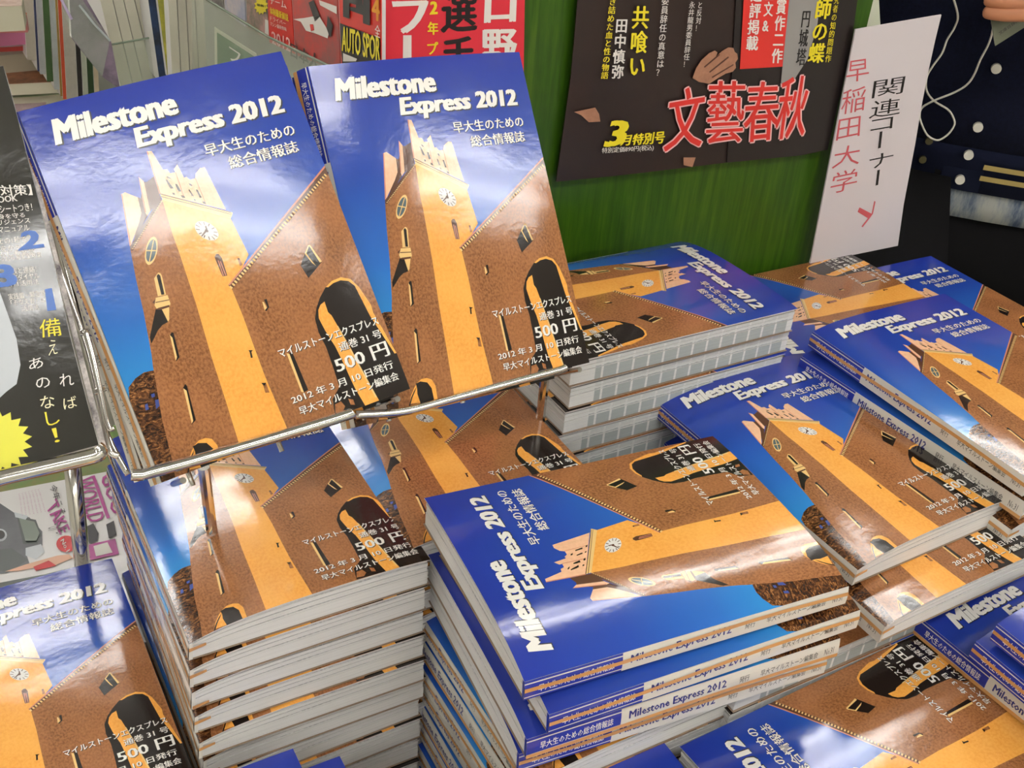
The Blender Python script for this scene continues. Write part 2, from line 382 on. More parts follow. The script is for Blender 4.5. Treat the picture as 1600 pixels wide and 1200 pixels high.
("tan",[84.9,95,85.8,95.6,84.9,97.1,84,96.6]),
("tan",[86.7,96.1,87.6,96.7,86.7,98.2,85.8,97.6]),
("tan",[88.4,97.2,89.3,97.7,88.4,99.3,87.5,98.7]),
("tan",[90.2,98.3,91.1,98.8,90.2,100.3,89.3,99.8]),
("tan",[91.9,99.3,92.8,99.9,91.9,101.4,91,100.9]),
("tan",[93.7,100.4,94.6,101,93.7,102.5,92.8,101.9]),
("tan",[95.4,101.5,96.3,102,95.4,103.6,94.5,103]),
("tan",[97.2,102.6,98.1,103.1,97.2,104.6,96.3,104.1]),
("tan",[98.9,103.6,99.8,104.2,98.9,105.7,98,105.2]),
("tan",[100.7,104.7,101.6,105.2,100.7,106.8,99.8,106.2]),
("tan",[102.4,105.8,103.3,106.3,102.4,107.9,101.5,107.3]),
("tan",[104.2,106.9,105.1,107.4,104.2,108.9,103.3,108.4]),
("tan",[105.9,107.9,106.8,108.5,105.9,110,105,109.5]),
("tan",[107.7,109,108.5,109.5,107.6,111.1,106.8,110.5]),
("tan",[109.4,110.1,110.3,110.6,109.4,112.2,108.5,111.6]),
("tan",[111.2,111.2,112,111.7,111.1,113.2,110.3,112.7]),
("tan",[112.9,112.2,113.8,112.8,112.9,114.3,112,113.8]),
("tan",[114.7,113.3,115.5,113.8,114.6,115.4,113.8,114.8]),
("tan",[116.4,114.4,117.3,114.9,116.4,116.4,115.5,115.9]),
("tan",[118.2,115.5,119,116,118.1,117.5,117.3,117]),
("tan",[119.9,116.5,120.8,117.1,119.9,118.6,119,118.1]),
("tan",[121.7,117.6,122.5,118.1,121.6,119.7,120.8,119.1]),
("tan",[123.4,118.7,124.3,119.2,123.4,120.7,122.5,120.2]),
("tan",[125.2,119.8,126,120.3,125.1,121.8,124.3,121.3]),
("tan",[126.9,120.8,127.8,121.4,126.9,122.9,126,122.4]),
("tan",[128.7,121.9,129.5,122.4,128.6,124,127.8,123.4]),
("tan",[130.4,123,131.3,123.5,130.4,125,129.5,124.5]),
("tan",[132.2,124.1,133,124.6,132.1,126.1,131.3,125.6]),
("tan",[133.9,125.1,134.8,125.7,133.9,127.2,133,126.7]),
("tan",[135.7,126.2,136.5,126.7,135.6,128.3,134.8,127.7]),
("tan",[137.4,127.3,138.3,127.8,137.4,129.3,136.5,128.8]),
("tan",[139.2,128.3,140,128.9,139.1,130.4,138.3,129.9]),
("tan",[140.9,129.4,141.8,130,140.9,131.5,140,131]),
("tan",[142.7,130.5,143.5,131,142.6,132.6,141.8,132]),
("tan",[144.4,131.6,145.3,132.1,144.4,133.6,143.5,133.1]),
("tan",[146.2,132.6,147,133.2,146.1,134.7,145.3,134.2]),
("dark",[117.1,93.3,121.4,97.8,125.1,86.1,119.6,82.7,114,79.4,112.9,84.6,112.4,87.6]),
("tan",[121.1,97.5,121.9,97.3,125.1,86.2,123.7,85.9]),
("tan",[117.2,93.1,118.1,93.1,120.7,84.9,119.3,86.9]),
("tan",[117.1,93.3,121.1,97.5,121.3,96.9,117.7,92.8]),
("tan",[84.2,74.5,85,74.1,85.3,70.3,83.7,69.6]),
("dark",[85.5,75.3,87.1,75.4,86.7,70.5,84.4,68.8,83.9,69.6,85.8,70.8]),
("dark",[112,61.8,116.3,66.9,121.2,71.2,126.4,73.7,132.2,74.2,137.3,71.6,140.5,66,143.5,54,143,49,147.9,24.8,148,21.8,148,0,117.2,0,99.7,0.5,101.8,10,108,15.1,108.7,26.5,109.1,39.2,108.1,48.3,108.9,56.1]),
("brown",[100.4,2,102.1,6.7,105.9,7.2,107.2,3.7,104.8,1.4]),
("brown",[110.4,7.2,113,5.7,112.9,2.5,110.5,3.4]),
("orange",[123,71,121.7,71.5,126.4,73.8,132.3,74.3,137.4,71.8,140.6,65.9,143.7,54,143.3,48.9,148,22.4,146.7,22.4,140.7,47.8,139.2,61.1,138.5,67.2,136,70.9,131.5,72.7,126.8,72.4]),
("orange",[117.9,63.9,114.9,62.8,112.6,60.3,111.2,56,111.5,52.8,112.1,47.9,113.4,41.6,114.3,37.6,114.8,32.3,115.5,25.1,115.9,18,116.4,11.5,118.4,0,127.4,0,125.7,10.2,123.7,23.2,122.9,31.5,122,37.4,120.2,47.3,118.9,55,117.6,57.5]),
("tan",[119.5,48.8,120.3,48.1,127,2.2,125.9,2.4]),
("tan",[86.5,43,87.9,42.1,87.8,19,86.5,20]),
("dark",[88,43.1,89.8,42.2,90.6,19.7,87.8,19]),
("brown",[147.4,74.4,148,72.3,148,50.3,147.6,48.8,146.2,62.8]),
]
# ------------------------------------------------------------------ the magazine: one set of shared meshes per bend
MW, MH = 148.0, 210.0
def pip(x, y, P):
    c = False; j = len(P)-1
    for i in range(len(P)):
        xi, yi = P[i]; xj, yj = P[j]
        if (yi > y) != (yj > y) and x < (xj-xi)*(y-yi)/(yj-yi)+xi: c = not c
        j = i
    return c
def build_art():
    polys = [(m, [(a[i], a[i+1]) for i in range(0, len(a), 2)]) for m, a in ART]
    V = []; E = []
    def loop(P):
        o = len(V); V.extend(Vector(p) for p in P); E.extend((o+i, o+(i+1) % len(P)) for i in range(len(P)))
    loop([(0, 0), (MW, 0), (MW, MH), (0, MH)])
    for m, P in polys: loop(P)
    ux = [2, 5, 9, 14, 20, 28, 38, 50, 64, 80, 96, 112, 128, 140, 145]
    for x in ux: o = len(V); V.extend([Vector((x, 0)), Vector((x, MH))]); E.append((o, o+1))
    for y in range(21, 210, 21): o = len(V); V.extend([Vector((0, y)), Vector((MW, y))]); E.append((o, o+1))
    v, e, f, *_ = delaunay_2d_cdt(V, E, [], 0, 1e-3)
    boxes = [(min(p[0] for p in P), max(p[0] for p in P), min(p[1] for p in P), max(p[1] for p in P)) for m, P in polys]
    mi = []; fo = []
    for t in f:
        if len(t) != 3: continue
        x = sum(v[i][0] for i in t)/3; y = sum(v[i][1] for i in t)/3; k = 'sky'
        if not (0 < x < MW and 0 < y < MH): continue
        for (m, P), b in zip(polys, boxes):
            if b[0] <= x <= b[1] and b[2] <= y <= b[3] and pip(x, y, P): k = m
        mi.append(CORD.index(k)); fo.append(tuple(t))
    return [tuple(p) for p in v], fo, mi
AV, AF, AM = build_art()
def bbq(x0, x1, y0, y1): return [(x0, y1), (x1, y1), (x1, y0), (x0, y0)]
COVER_TEXT = [('Milestone', [(14.2, 201.4), (79.8, 201.0), (79, 187.6), (11.6, 187.6)], .056), ('Express 2012', [(52.4, 186.0), (138.2, 185.6), (136.6, 171.6), (50.2, 171.6)], .056),
 ('早大生のための', bbq(84.4, 138.2, 160.4, 167.6), .02), ('総合情報誌', bbq(94.6, 136.6, 150.4, 157.8), .02),
 ('マイルストーンエクスプレス', bbq(82.2, 144.2, 41.6, 46.8), .015), ('通巻 31 号', bbq(116.0, 143.2, 33.8, 39.0), .015), ('500 円', bbq(110, 144, 22.4, 31.4), .025),
 ('2012 年 3 月 10 日発行', bbq(79.5, 143.2, 14.8, 19.6), .015), ('早大マイルストーン編集会', bbq(81.4, 143.8, 7.4, 12.4), .015)]
TV, TF, TMI, TZ = [], [], [], []
for sh in (1, 0):
    for s, q, bd in COVER_TEXT:
        big = bd > .03
        if sh and s[0] in '早総' and not big and q[0][1] < 20: pass
        d_ = (.75 if big else .4) if sh else 0
        v, f = text_quad(s, [(a+d_, b-d_) for a, b in q], bd, res=2)
        o = len(TV); TV += [tuple(p) for p in v]; TF += [tuple(i+o for i in g) for g in f]; TMI += [sh]*len(f); TZ += [(.10 if sh else .26)+.025*c for c in COPY]
TS = 13.4                                   # spine thickness, mm
def prof(kind):
    if kind == 'pressed': return lambda u, v: TS+6.7*(1-math.exp(-u/20))-.4*math.exp((u-MW)/10)
    if kind == 'loose': return lambda u, v: TS-1+10*(1-math.exp(-u/26))-2.0*math.exp((u-MW)/16)
    if kind == 'standing': return lambda u, v: 10+5.0*math.sin(math.pi*min(1, u/175)) + .5*math.sin(v/50+.6)*(u/MW)
    return None
M_back = mat('back_cover_paper', rgb(150, 128, 108), rough=.4)
def mag_meshes(kind):
    h = prof(kind); S = .001; D = {}
    UX = [0, 2, 5, 9, 14, 20, 28, 38, 50, 64, 80, 96, 112, 128, 140, 148]
    # front cover: printed face, white inside, cut edges
    v = [(x*S, y*S, h(x, y)*S) for x, y in AV]; f = list(AF); mi = list(AM); uv = [(x/MW, y/MH) for x, y in AV]
    YS = list(range(0, 211, 21))
    o = len(v)
    for y in YS:
        for x in UX: v.append((x*S, y*S, (h(x, y)-.35)*S)); uv.append((x/MW, y/MH))
    n = len(UX); ku = len(CORD)
    for j in range(len(YS)-1):
        for i in range(n-1): a = o+j*n+i; f.append((a, a+n, a+n+1, a+1)); mi.append(ku)
    for j0 in (0, len(YS)-1):
        for i in range(n-1):
            o2 = len(v); a = UX[i]; b = UX[i+1]; y = YS[j0]
            v += [(a*S, y*S, (h(a, y)-.35)*S), (b*S, y*S, (h(b, y)-.35)*S), (b*S, y*S, h(b, y)*S), (a*S, y*S, h(a, y)*S)]; uv += [(0, 0)]*4
            f.append((o2, o2+1, o2+2, o2+3)); mi.append(ku)
    for i0 in (0, n-1):
        for j in range(len(YS)-1):
            o2 = len(v); a = YS[j]; b = YS[j+1]; x = UX[i0]
            v += [(x*S, a*S, (h(x, a)-.35)*S), (x*S, b*S, (h(x, b)-.35)*S), (x*S, b*S, h(x, b)*S), (x*S, a*S, h(x, a)*S)]; uv += [(0, 0)]*4
            f.append((o2, o2+1, o2+2, o2+3)); mi.append(ku)
    D['front_cover'] = (v, f, [CM[k] for k in CORD]+[M_under], mi, uv, True)
    D['lettering'] = ([(x*S, y*S, (h(x, y)+z)*S) for (x, y), z in zip(TV, TZ)], TF, [M_white, M_black], TMI, None, False)
    # page block: four leaves of pages with hairline gaps
    v = []; f = []; mi = []; uv = []
    cuts = [(.02, .50, 1.2, 0), (.53, .69, 1.6, .6), (.72, .85, 1.3, .2), (.885, .975, 1.8, .9)]
    for lo, hi, ins, ins2 in cuts:
        x0, x1, y0, y1 = .6-(4.5 if kind == 'standing' else 1.0)*(1-hi), MW-ins, .8+ins2*.5, MH-.8-ins2*.5
        XS = [x0]+[x for x in UX if x0 < x < x1]+[x1]; YG = [y0, 42, 84, 126, 168, y1]
        def z(x, y, t): return ((h(x, y)-.6)*t + .3)*S
        def grid(t, flip):
            o = len(v)
            for y in YG:
                for x in XS: v.append((x*S, y*S, z(x, y, t))); uv.append((x, t))
            n = len(XS)
            for j in range(len(YG)-1):
                for i in range(n-1):
                    a = o+j*n+i; q = (a, a+1, a+n+1, a+n); f.append(q[::-1] if flip else q); mi.append(0)
        grid(hi, False); grid(lo, True)
        for y in (y0, y1):
            for a, b in zip(XS[:-1], XS[1:]):
                o = len(v); v += [(a*S, y*S, z(a, y, lo)), (b*S, y*S, z(b, y, lo)), (b*S, y*S, z(b, y, hi)), (a*S, y*S, z(a, y, hi))]
                uv += [(a, lo), (b, lo), (b, hi), (a, hi)]; f.append((o, o+1, o+2, o+3)); mi.append(0)
        for x in (x0, x1):
            for a, b in zip(YG[:-1], YG[1:]):
                o = len(v); v += [(x*S, a*S, z(x, a, lo)), (x*S, b*S, z(x, b, lo)), (x*S, b*S, z(x, b, hi)), (x*S, a*S, z(x, a, hi))]
                uv += [(a, lo), (b, lo), (b, hi), (a, hi)]; f.append((o, o+1, o+2, o+3)); mi.append(1)
    D['page_block'] = (v, f, [M_pages, M_tabs], mi, uv, False)
    SB = 5.0 if kind == 'standing' else 1.2
    b = MB().box(((MW-SB)/2*S, MH/2*S, .15*S), ((MW+SB)*S, MH*S, .3*S)); D['back_cover'] = (b.v, b.f, [M_back], b.m, [(p.x*5, p.y*5) for p in b.v], False)
    # spine: rounded strip, blue head with two white rules, white foot, tan band
    t = h(0, 0); v = []; f = []; mi = []; SH = 5.0 if kind == 'standing' else 1.2
    shx = lambda zz: -SH*(1-zz/t)
    def strip(y0, y1, z0, z1, m, dx=0.0):
        o = len(v)
        for zz in (z0, z1):
            bul = -.6*math.sin(math.pi*zz/t)-.25-dx
            v.extend([((bul+shx(zz))*S, y0*S, zz*S), ((bul+shx(zz))*S, y1*S, zz*S)])
        f.append((o, o+2, o+3, o+1)); mi.append(m)
    nz = 6; yb = 152.0
    for k in range(nz):
        a, c = t*k/nz, t*(k+1)/nz
        strip(0, yb, a, c, 1); strip(yb, MH, a, c, 0)
    for zr in (.14, .86): strip(yb, MH, t*zr-.35, t*zr+.35, 1, .05)
    o = len(v); v += [((2-SH)*S, 0, 0), ((-.25-SH)*S, 0, 0), (-.25*S, 0, t*S), (2*S, 0, t*S), ((2-SH)*S, MH*S, 0), ((-.25-SH)*S, MH*S, 0), (-.25*S, MH*S, t*S), (2*S, MH*S, t*S)]
    f += [(o, o+1, o+2, o+3), (o+7, o+6, o+5, o+4)]; mi += [1, 0]
    D['spine'] = (v, f, [M_spineblue, M_spinewhite], mi, None, False)
    # spine lettering
    v = []; f = []; mi = []
    for s, y0, y1, z0, z1, m, bd in [('早大生のための総合情報誌', 202, 157, .30, .70, 0, .01), ('Milestone Express 2012', 147, 82, .24, .80, 1, .03), ('発行', 73, 66, .32, .68, 2, .0), ('早大マイルストーン編集会', 58, 16, .32, .68, 2, .0), ('No.31', 11, 4, .32, .68, 2, .0)]:
        a, g = text_quad(s, [(y0, t*z1), (y1, t*z1), (y1, t*z0), (y0, t*z0)], bd, res=1)
        o = len(v); v += [((-.6*math.sin(math.pi*p[1]/t)-.36-.02*c+shx(p[1]))*S, p[0]*S, p[1]*S) for p, c in zip(a, COPY)]; f += [tuple(i+o for i in q) for q in g]; mi += [m]*len(g)
    D['spine_lettering'] = (v, f, [M_white, M_navy, M_black], mi, None, False)
    for var, zc, am in (('a', .62, .10), ('b', .10, .06)):
        v = []; f = []; mi = []; ys = [0, 20, 45, 70, 95, 120, 150, 180, 210]
        for y in ys:
            zz = t*(zc+am*math.sin(y/38)); v += [((-.6*math.sin(math.pi*max(0, zz/t))-.52+shx(zz-1.3))*S, y*S, (zz-1.3)*S), ((-.6*math.sin(math.pi*max(0, zz/t))-.52+shx(zz+1.3))*S, y*S, (zz+1.3)*S)]
        f = [(2*i, 2*i+1, 2*i+3, 2*i+2) for i in range(len(ys)-1)]
        zz = t*zc; o = len(v); v += [(-.8*S, -.2*S, (zz-1.3)*S), (-.8*S, -.2*S, (zz+1.3)*S), (9*S, -.4*S, (zz+2.6)*S), (9*S, -.4*S, (zz+.6)*S)]; f.append((o, o+1, o+2, o+3))
        D['ribbon_'+var] = (v, f, [M_spinetan], None, None, False)
    out = {}
    for k, (v, f, ms, mi, uv, smo) in D.items():
        me = bpy.data.meshes.new(k); me.from_pydata([tuple(p) for p in v], [], f)
        for m in ms: me.materials.append(m)
        if mi: me.polygons.foreach_set('material_index', mi)
        if uv: l = me.uv_layers.new(name='UVMap'); l.data.foreach_set('uv', [c for q in f for i in q for c in uv[i]])
        if smo: me.polygons.foreach_set('use_smooth', [True]*len(f))
        me.update(); out[k] = me
    return out
M_dummy = None
KIT = {k: mag_meshes(k) for k in ('pressed', 'loose', 'standing')}
NM = [0]
def magazine(M, kind, label, group=None, text=True):
    K = KIT[kind]; NM[0] += 1
    root = empty('magazine', label=label, cat='magazine', group=group, mw=M)
    link('back_cover', K['back_cover'], root); link('page_block', K['page_block'], root)
    s = link('spine', K['spine'], root); link('spine_lettering', K['spine_lettering'], s)
    link('cover_ribbon', K['ribbon_a' if NM[0] % 3 else 'ribbon_b'], s)
    c = link('front_cover', K['front_cover'], root)
    if text: link('cover_lettering', K['lettering'], c)
    return root
def flat(x, y, z, yaw): return Matrix.Translation((x, y, z)) @ Matrix.Rotation(R(yaw), 4, 'Z')
PITCHZ = .0205
def pile(x, y, ztop, yaw, n, where, kind='loose', first=None, jit=.0022, offs=None, group=None):
    """x,y of the bottom-left cover corner (m), ztop = cover height below the eye (m, negative)"""
    z = CAMZ+ztop-(.0205 if kind == 'loose' else .0185)
    for k in range(n):
        if z < .711: break
        jx, jy, ja = (0, 0, 0) if k == 0 else (random.uniform(-jit, jit), random.uniform(-jit, jit), random.uniform(-.8, .8))
        if offs and k in offs: jx, jy, ja = offs[k]
        lab = first if (k == 0 and first) else ('clock tower magazine, %s from the top %s' % (ORD[k], where))
        magazine(flat(x+jx, y+jy, z, yaw+ja), kind if k == 0 else 'pressed', lab, group or 'magazines in the pile '+where, text=True)
        z -= PITCHZ
ORD = ['first', 'second', 'third', 'fourth', 'fifth', 'sixth', 'seventh', 'eighth', 'ninth', 'tenth', 'eleventh', 'twelfth', 'thirteenth', 'fourteenth', 'fifteenth']
# ------------------------------------------------------------------ room shell
def P2(s, n, z): return SV*s + NV*n + Vector((0, 0, z))
M_floor = mat('pale_vinyl_floor', rgb(206, 202, 188), rough=.35, noise=(rgb(188, 184, 170), 3.0, .5))
M_wall = mat('off_white_wall', rgb(226, 224, 214), rough=.8, noise=(rgb(214, 212, 202), 2.0, .4))
M_ceil = mat('ceiling_white', rgb(206, 206, 202), rough=.9)
def boxobj(name, c, d, m, yaw=32, kind='structure', parent=None):
    b = MB().box((0, 0, 0), d); o = mk(name, b.v, b.f, m, parent); o.location = c; o.rotation_euler = (0, 0, R(yaw))
    if kind: o['kind'] = kind
    return o
boxobj('floor', (0, 1.6, -.05), (9, 10.4, .1), M_floor)
boxobj('ceiling', (0, 1.6, 2.68), (9, 10.4, .1), M_ceil)
boxobj('wall_back', SV*1.0+NV*6.2+Vector((0, 0, 1.315)), (9, .1, 2.63), M_wall)
boxobj('wall_left', SV*-3.4+NV*2+Vector((0, 0, 1.315)), (.1, 9, 2.63), M_wall)
boxobj('wall_right', SV*5.4+NV*2+Vector((0, 0, 1.315)), (.1, 9, 2.63), M_wall)
boxobj('wall_front', SV*1.0+NV*-3.4+Vector((0, 0, 1.315)), (9, .1, 2.63), M_wall)

# ------------------------------------------------------------------ ceiling lights
M_house = mat('fixture_white', rgb(230, 230, 228), rough=.4)
M_tube = mat('fluorescent_tube', rgb(255, 255, 255), emit=((1.0, .985, .96, 1), TUBE))
CEIL = 2.63
def fixture(s, n, i, row):
    if isinstance(s, tuple): s, n = s
    c = SV*s+NV*n; root = empty('ceiling_light', (c.x, c.y, CEIL), None, 'ceiling light', 'fluorescent ceiling lights')
    root['label'] = '%s two-tube fluorescent light from the left in the %s ceiling row' % (ORD[i-1], row)
    root.rotation_euler = (0, 0, R(32)); upd()
    b = MB().box((0, 0, -.03), (1.24, .26, .06)); mk('housing', b.v, b.f, M_house, root)
    for y in (-.07, .07):
        b = MB().tube([(-.6, y, -.085), (.6, y, -.085)], .016, 12); mk('tube', b.v, b.f, M_tube, root)
for rn, n, S_ in (('added rear fill', -2.7, (-1.2, .4, 2.0)), ('nearest', -.74, (-1.3, (.22, -.50), 1.72)), ('second', 1.15, (-1.6, 1.45)), ('third', 2.5, (-1.35, .35, 2.8)), ('far', 4.3, (-1.2, 1.2, 3.4))):  # rear row is added, out of view, to brighten page edges facing the viewer
    for i, s_ in enumerate(S_): fixture(s_, n, i+1, rn)

# ------------------------------------------------------------------ display table and green board
M_cloth = mat('table_white_laminate', rgb(222, 220, 212), rough=.4)
tb = empty('display_table', P2(.23, .42, 0), 'white display table carrying the piles of clock tower magazines', 'table')
tb.rotation_euler = (0, 0, R(32)); upd()
b = MB().box((0, 0, .69), (1.48, .60, .04)); mk('table_top', b.v, b.f, M_cloth, tb)
for sx in (-1, 1):
    for sy in (-1, 1):
        b = MB().box((sx*.69, sy*.26, .335), (.05, .05, .67)); mk('leg', b.v, b.f, M_cloth, tb)
BC = .735
gl = on(822, 200, NV, BC); gr_ = on(1318, 200, NV, BC)
s0 = gl.dot(SV); s1 = gr_.dot(SV)
gb = empty('green_board', P2((s0+s1)/2, BC+.011, 0), 'upright green-stained wooden board behind the magazine piles', 'board'); gb.rotation_euler = (0, 0, R(32)); upd()
b = MB().box((0, 0, .84), (s1-s0, .018, 1.66)); mk('panel', b.v, b.f, M_green, gb)
b = MB().box((-(s1-s0)/2-.009, 0, .84), (.018, .03, 1.68)); mk('edge_strip', b.v, b.f, M_green, gb)
b = MB().box((0, .06, .01), (s1-s0, .2, .02)); mk('foot', b.v, b.f, M_green, gb)

# ------------------------------------------------------------------ flat printed things, placed on real planes
def pq(pts, N, c): return [on(px, py, N, c) for px, py in pts]
def ink(name, items, N, c, parent, mats):
    """items: (kind, text, 4 px corners, material index, bold)"""
    V = []; Fc = []; mi = []
    for it in items:
        kd, s, q, m, bd = it[:5]; off = it[5] if len(it) > 5 else .0004
        Q = pq(q, N, c-off)
        if kd == 't': v, f = text_quad(s, Q, bd)
        elif kd == 'c': v, f = column(s, Q, bold=bd)
        else: v = Q; f = [tuple(range(len(Q)))]
        o = len(V); V += v; Fc += [tuple(i+o for i in g) for g in f]; mi += [m]*len(f)
    upd(); inv = parent.matrix_world.inverted()
    return mk(name, [inv @ Vector(p) for p in V], Fc, mats, parent, mi)
def rq(x0, y0, x1, y1, sk=0, sl=0):   # px quad: left-top, right-top... slope sl per px of width, shear sk per px of height
    w = x1-x0; h = y1-y0
    return [(x0, y0), (x1, y0+sl*w), (x1+sk*h, y1+sl*w), (x0+sk*h, y1)]
ink_red = mat('red_ink', rgb(222, 52, 44), rough=.4); ink_yel = mat('yellow_ink', rgb(236, 216, 40), rough=.4)
ink_wht = mat('poster_white_ink', rgb(236, 230, 222), rough=.4); ink_blk = mat('poster_black_ink', rgb(30, 24, 24), rough=.4)
ink_glow = mat('pale_pink_ink', rgb(244, 190, 186), rough=.4)
skin_pr = mat('printed_skin', rgb(176, 126, 98), rough=.45, noise=(rgb(130, 84, 62), 90.0, .5))
grey_pr = mat('printed_grey', rgb(150, 146, 142), rough=.45)
M_poster = mat('poster_black', rgb(40, 29, 26), rough=.4, noise=(rgb(60, 36, 28), 7.0, .5), ripple=.5)
M_poster2 = mat('poster_black_right', rgb(36, 28, 27), rough=.38)
PC = BC-.006
root = empty('black_poster', on(1090, 250, NV, PC), 'black magazine poster with red four-character title on green board', 'poster'); upd()
def sheet(name, pts, N, c, th, m, parent, ms=None):
    Q = pq(pts, N, c); b = MB().slab(Q, N*th, 0, 1); upd()
    return b.build(name, [m, ms or m], parent)
top = [(908, -60), (1352, -85)]
sheet('sheet', [top[0], (1154, -70), (1136, 254), (1020, 268), (960, 275), (869, 284), (892, 120)], NV, PC, .001, M_poster, root)
sheet('sheet_right', [(1154, -70), top[1], (1329, 78), (1293, 234), (1250, 243), (1136, 254)], NV, PC-.0015, .001, M_poster2, root)
PCC = PC-.0022
items = [('q', '', [(1162, 0), (1237, -40), (1224, 104), (1156, 108)], 0, 0)]
for ch, q in zip('文藝春秋', [[(1048, 141), (1104, 131), (1096, 229), (1036, 238)], [(1108, 126), (1166, 126), (1160, 222), (1102, 226)], [(1166, 128), (1220, 126), (1214, 218), (1160, 224)], [(1222, 120), (1268, 117), (1256, 212), (1208, 220)]]):
    for k, (dx, dy) in enumerate([(-2.2, 0), (2.2, 0), (0, -2.2), (0, 2.2), (1.6, 1.6), (-1.6, -1.6)]): items.append(('t', ch, [(a+dx, b_+dy) for a, b_ in q], 4, .012, .0003+.00003*k))
    items.append(('t', ch, q, 0, .012, .0007))
items += [('t', '3', [(955, 188), (986, 188), (976, 226), (942, 231)], 2, .05), ('t', '月特別号', [(974, 211), (1040, 204), (1038, 224), (968, 228)], 2, .04), ('t', '特別定価890円(税込)', [(941, 231), (1022, 226), (1021, 236), (940, 241)], 1, .01),
 ('c', '共喰い', [(988, 8), (1016, 8), (1008, 122), (980, 122)], 2, .03), ('c', '田中慎弥', [(962, 28), (982, 28), (974, 124), (954, 124)], 1, .03), ('c', 'き詰めた血と性の物語', [(952, -4), (964, -4), (950, 124), (938, 124)], 2, .02),
 ('c', '委員辞任の真意は？', [(1034, -6), (1046, -6), (1036, 120), (1024, 120)], 1, .01), ('c', '永井龍男委員辞任！', [(1077, 2), (1087, 2), (1076, 106), (1066, 106)], 1, .0), ('c', 'と反対！', [(1090, 2), (1099, 2), (1094, 50), (1085, 50)], 1, .0),
 ('c', '選評掲載', [(1174, -22), (1192, -22), (1184, 80), (1164, 80)], 1, .03, .0007), ('c', '全文&', [(1196, -24), (1210, -24), (1206, 52), (1190, 52)], 1, .03, .0007), ('c', '受賞作二作', [(1216, -30), (1232, -30), (1222, 100), (1204, 100)], 1, .03, .0007),
 ('c', '円城塔', [(1254, 14), (1268, 14), (1258, 104), (1242, 104)], 3, .02, .0009), ('c', '師の蝶', [(1276, -4), (1302, -4), (1286, 100), (1260, 100)], 2, .03, .0009), ('c', '研究者の知的問題作', [(1306, -20), (1314, -20), (1298, 98), (1288, 98)], 2, .01, .0009),
 ('q', '', [(1237, -40), (1286, -40), (1277, 40), (1262, 92), (1240, 126), (1220, 131)], 5, 0, .0005),
 ('q', '', [(1082, 122), (1088, 106), (1096, 94), (1108, 83), (1117, 79), (1121, 82), (1119, 88), (1128, 80), (1138, 74), (1146, 75), (1148, 81), (1152, 84), (1153, 92), (1149, 98), (1150, 106), (1145, 112), (1134, 115), (1122, 122), (1108, 131), (1092, 128)], 6, 0, .0004),
 ('q', '', [(897, 175), (930, 168), (936, 178), (938, 190), (920, 191), (908, 180)], 6, 0, .0004), ('q', '', [(1068, 246), (1087, 246), (1082, 261), (1068, 258)], 6, 0, .0004)]
ink('lettering', items, NV, PCC, root, [ink_red, ink_wht, ink_yel, ink_blk, ink_glow, grey_pr, skin_pr])
finger = mat('printed_finger_line', rgb(96, 60, 46), rough=.5)
ink('printed_finger_lines', [('q', '', [(1100, 104), (1124, 84), (1125, 86), (1101, 106)], 0, 0, .0008), ('q', '', [(1108, 112), (1138, 88), (1139, 90), (1109, 114)], 0, 0, .0008), ('q', '', [(1112, 120), (1146, 100), (1146, 102), (1113, 122)], 0, 0, .0008)], NV, PCC, root, [finger])
# white sign on the board's right edge
SC = BC-.014
M_sign = mat('sign_white_paper', rgb(214, 204, 206), rough=.6)
sign = empty('paper_sign', on(1370, 390, NV, SC), 'white paper sign with red and black vertical writing beside green board', 'sign'); upd()
sheet('sheet', [(1337, 46), (1471, 23), (1461, 64), (1452, 105), (1441, 160), (1430, 225), (1412, 320), (1403, 384), (1266, 412), (1300, 235)], NV, SC, .0015, M_sign, sign)
M_signred = mat('sign_red_ink', rgb(206, 88, 94), rough=.5)
items = []
for ch, q in zip('早稲田大学', [[(1325, 96), (1357, 91), (1358, 124), (1321, 130)], [(1318, 141), (1354, 134), (1350, 172), (1313, 180)], [(1311, 187), (1345, 181), (1343, 212), (1306, 220)], [(1306, 231), (1345, 224), (1342, 256), (1299, 264)], [(1303, 270), (1341, 262), (1338, 295), (1295, 304)]]): items.append(('t', ch, q, 0, -.004))
for ch, q in zip('関連コ', [[(1366, 127), (1415, 119), (1410, 146), (1362, 154)], [(1364, 158), (1408, 152), (1406, 178), (1357, 186)], [(1362, 188), (1396, 182), (1394, 200), (1360, 206)]]): items.append(('t', ch, q, 1, -.004))
items += [('q', '', [(1375, 206), (1379, 205), (1376, 231), (1372, 232)], 1, 0), ('t', 'ナ', [(1358, 243), (1397, 236), (1394, 256), (1360, 265)], 1, -.004), ('q', '', [(1371, 266), (1375, 265), (1372, 289), (1368, 290)], 1, 0),
 ('q', '', [(1343, 324), (1362, 334), (1366, 314), (1368, 315), (1364, 334), (1359, 341), (1348, 355), (1346, 354), (1356, 341), (1340, 331)], 0, 0)]
ink('lettering', items, NV, SC, sign, [M_signred, ink_blk])
pale = empty('pale_notice', on(1360, 20, NV, BC+.03), 'pale green notice sheet behind the top of the white sign', 'sign'); upd()
sheet('sheet', [(1350, -40), (1371, -40), (1376, 46), (1335, 70), (1338, 20)], NV, BC+.03, .001, mat('pale_green_paper', rgb(206, 208, 184), rough=.6), pale)

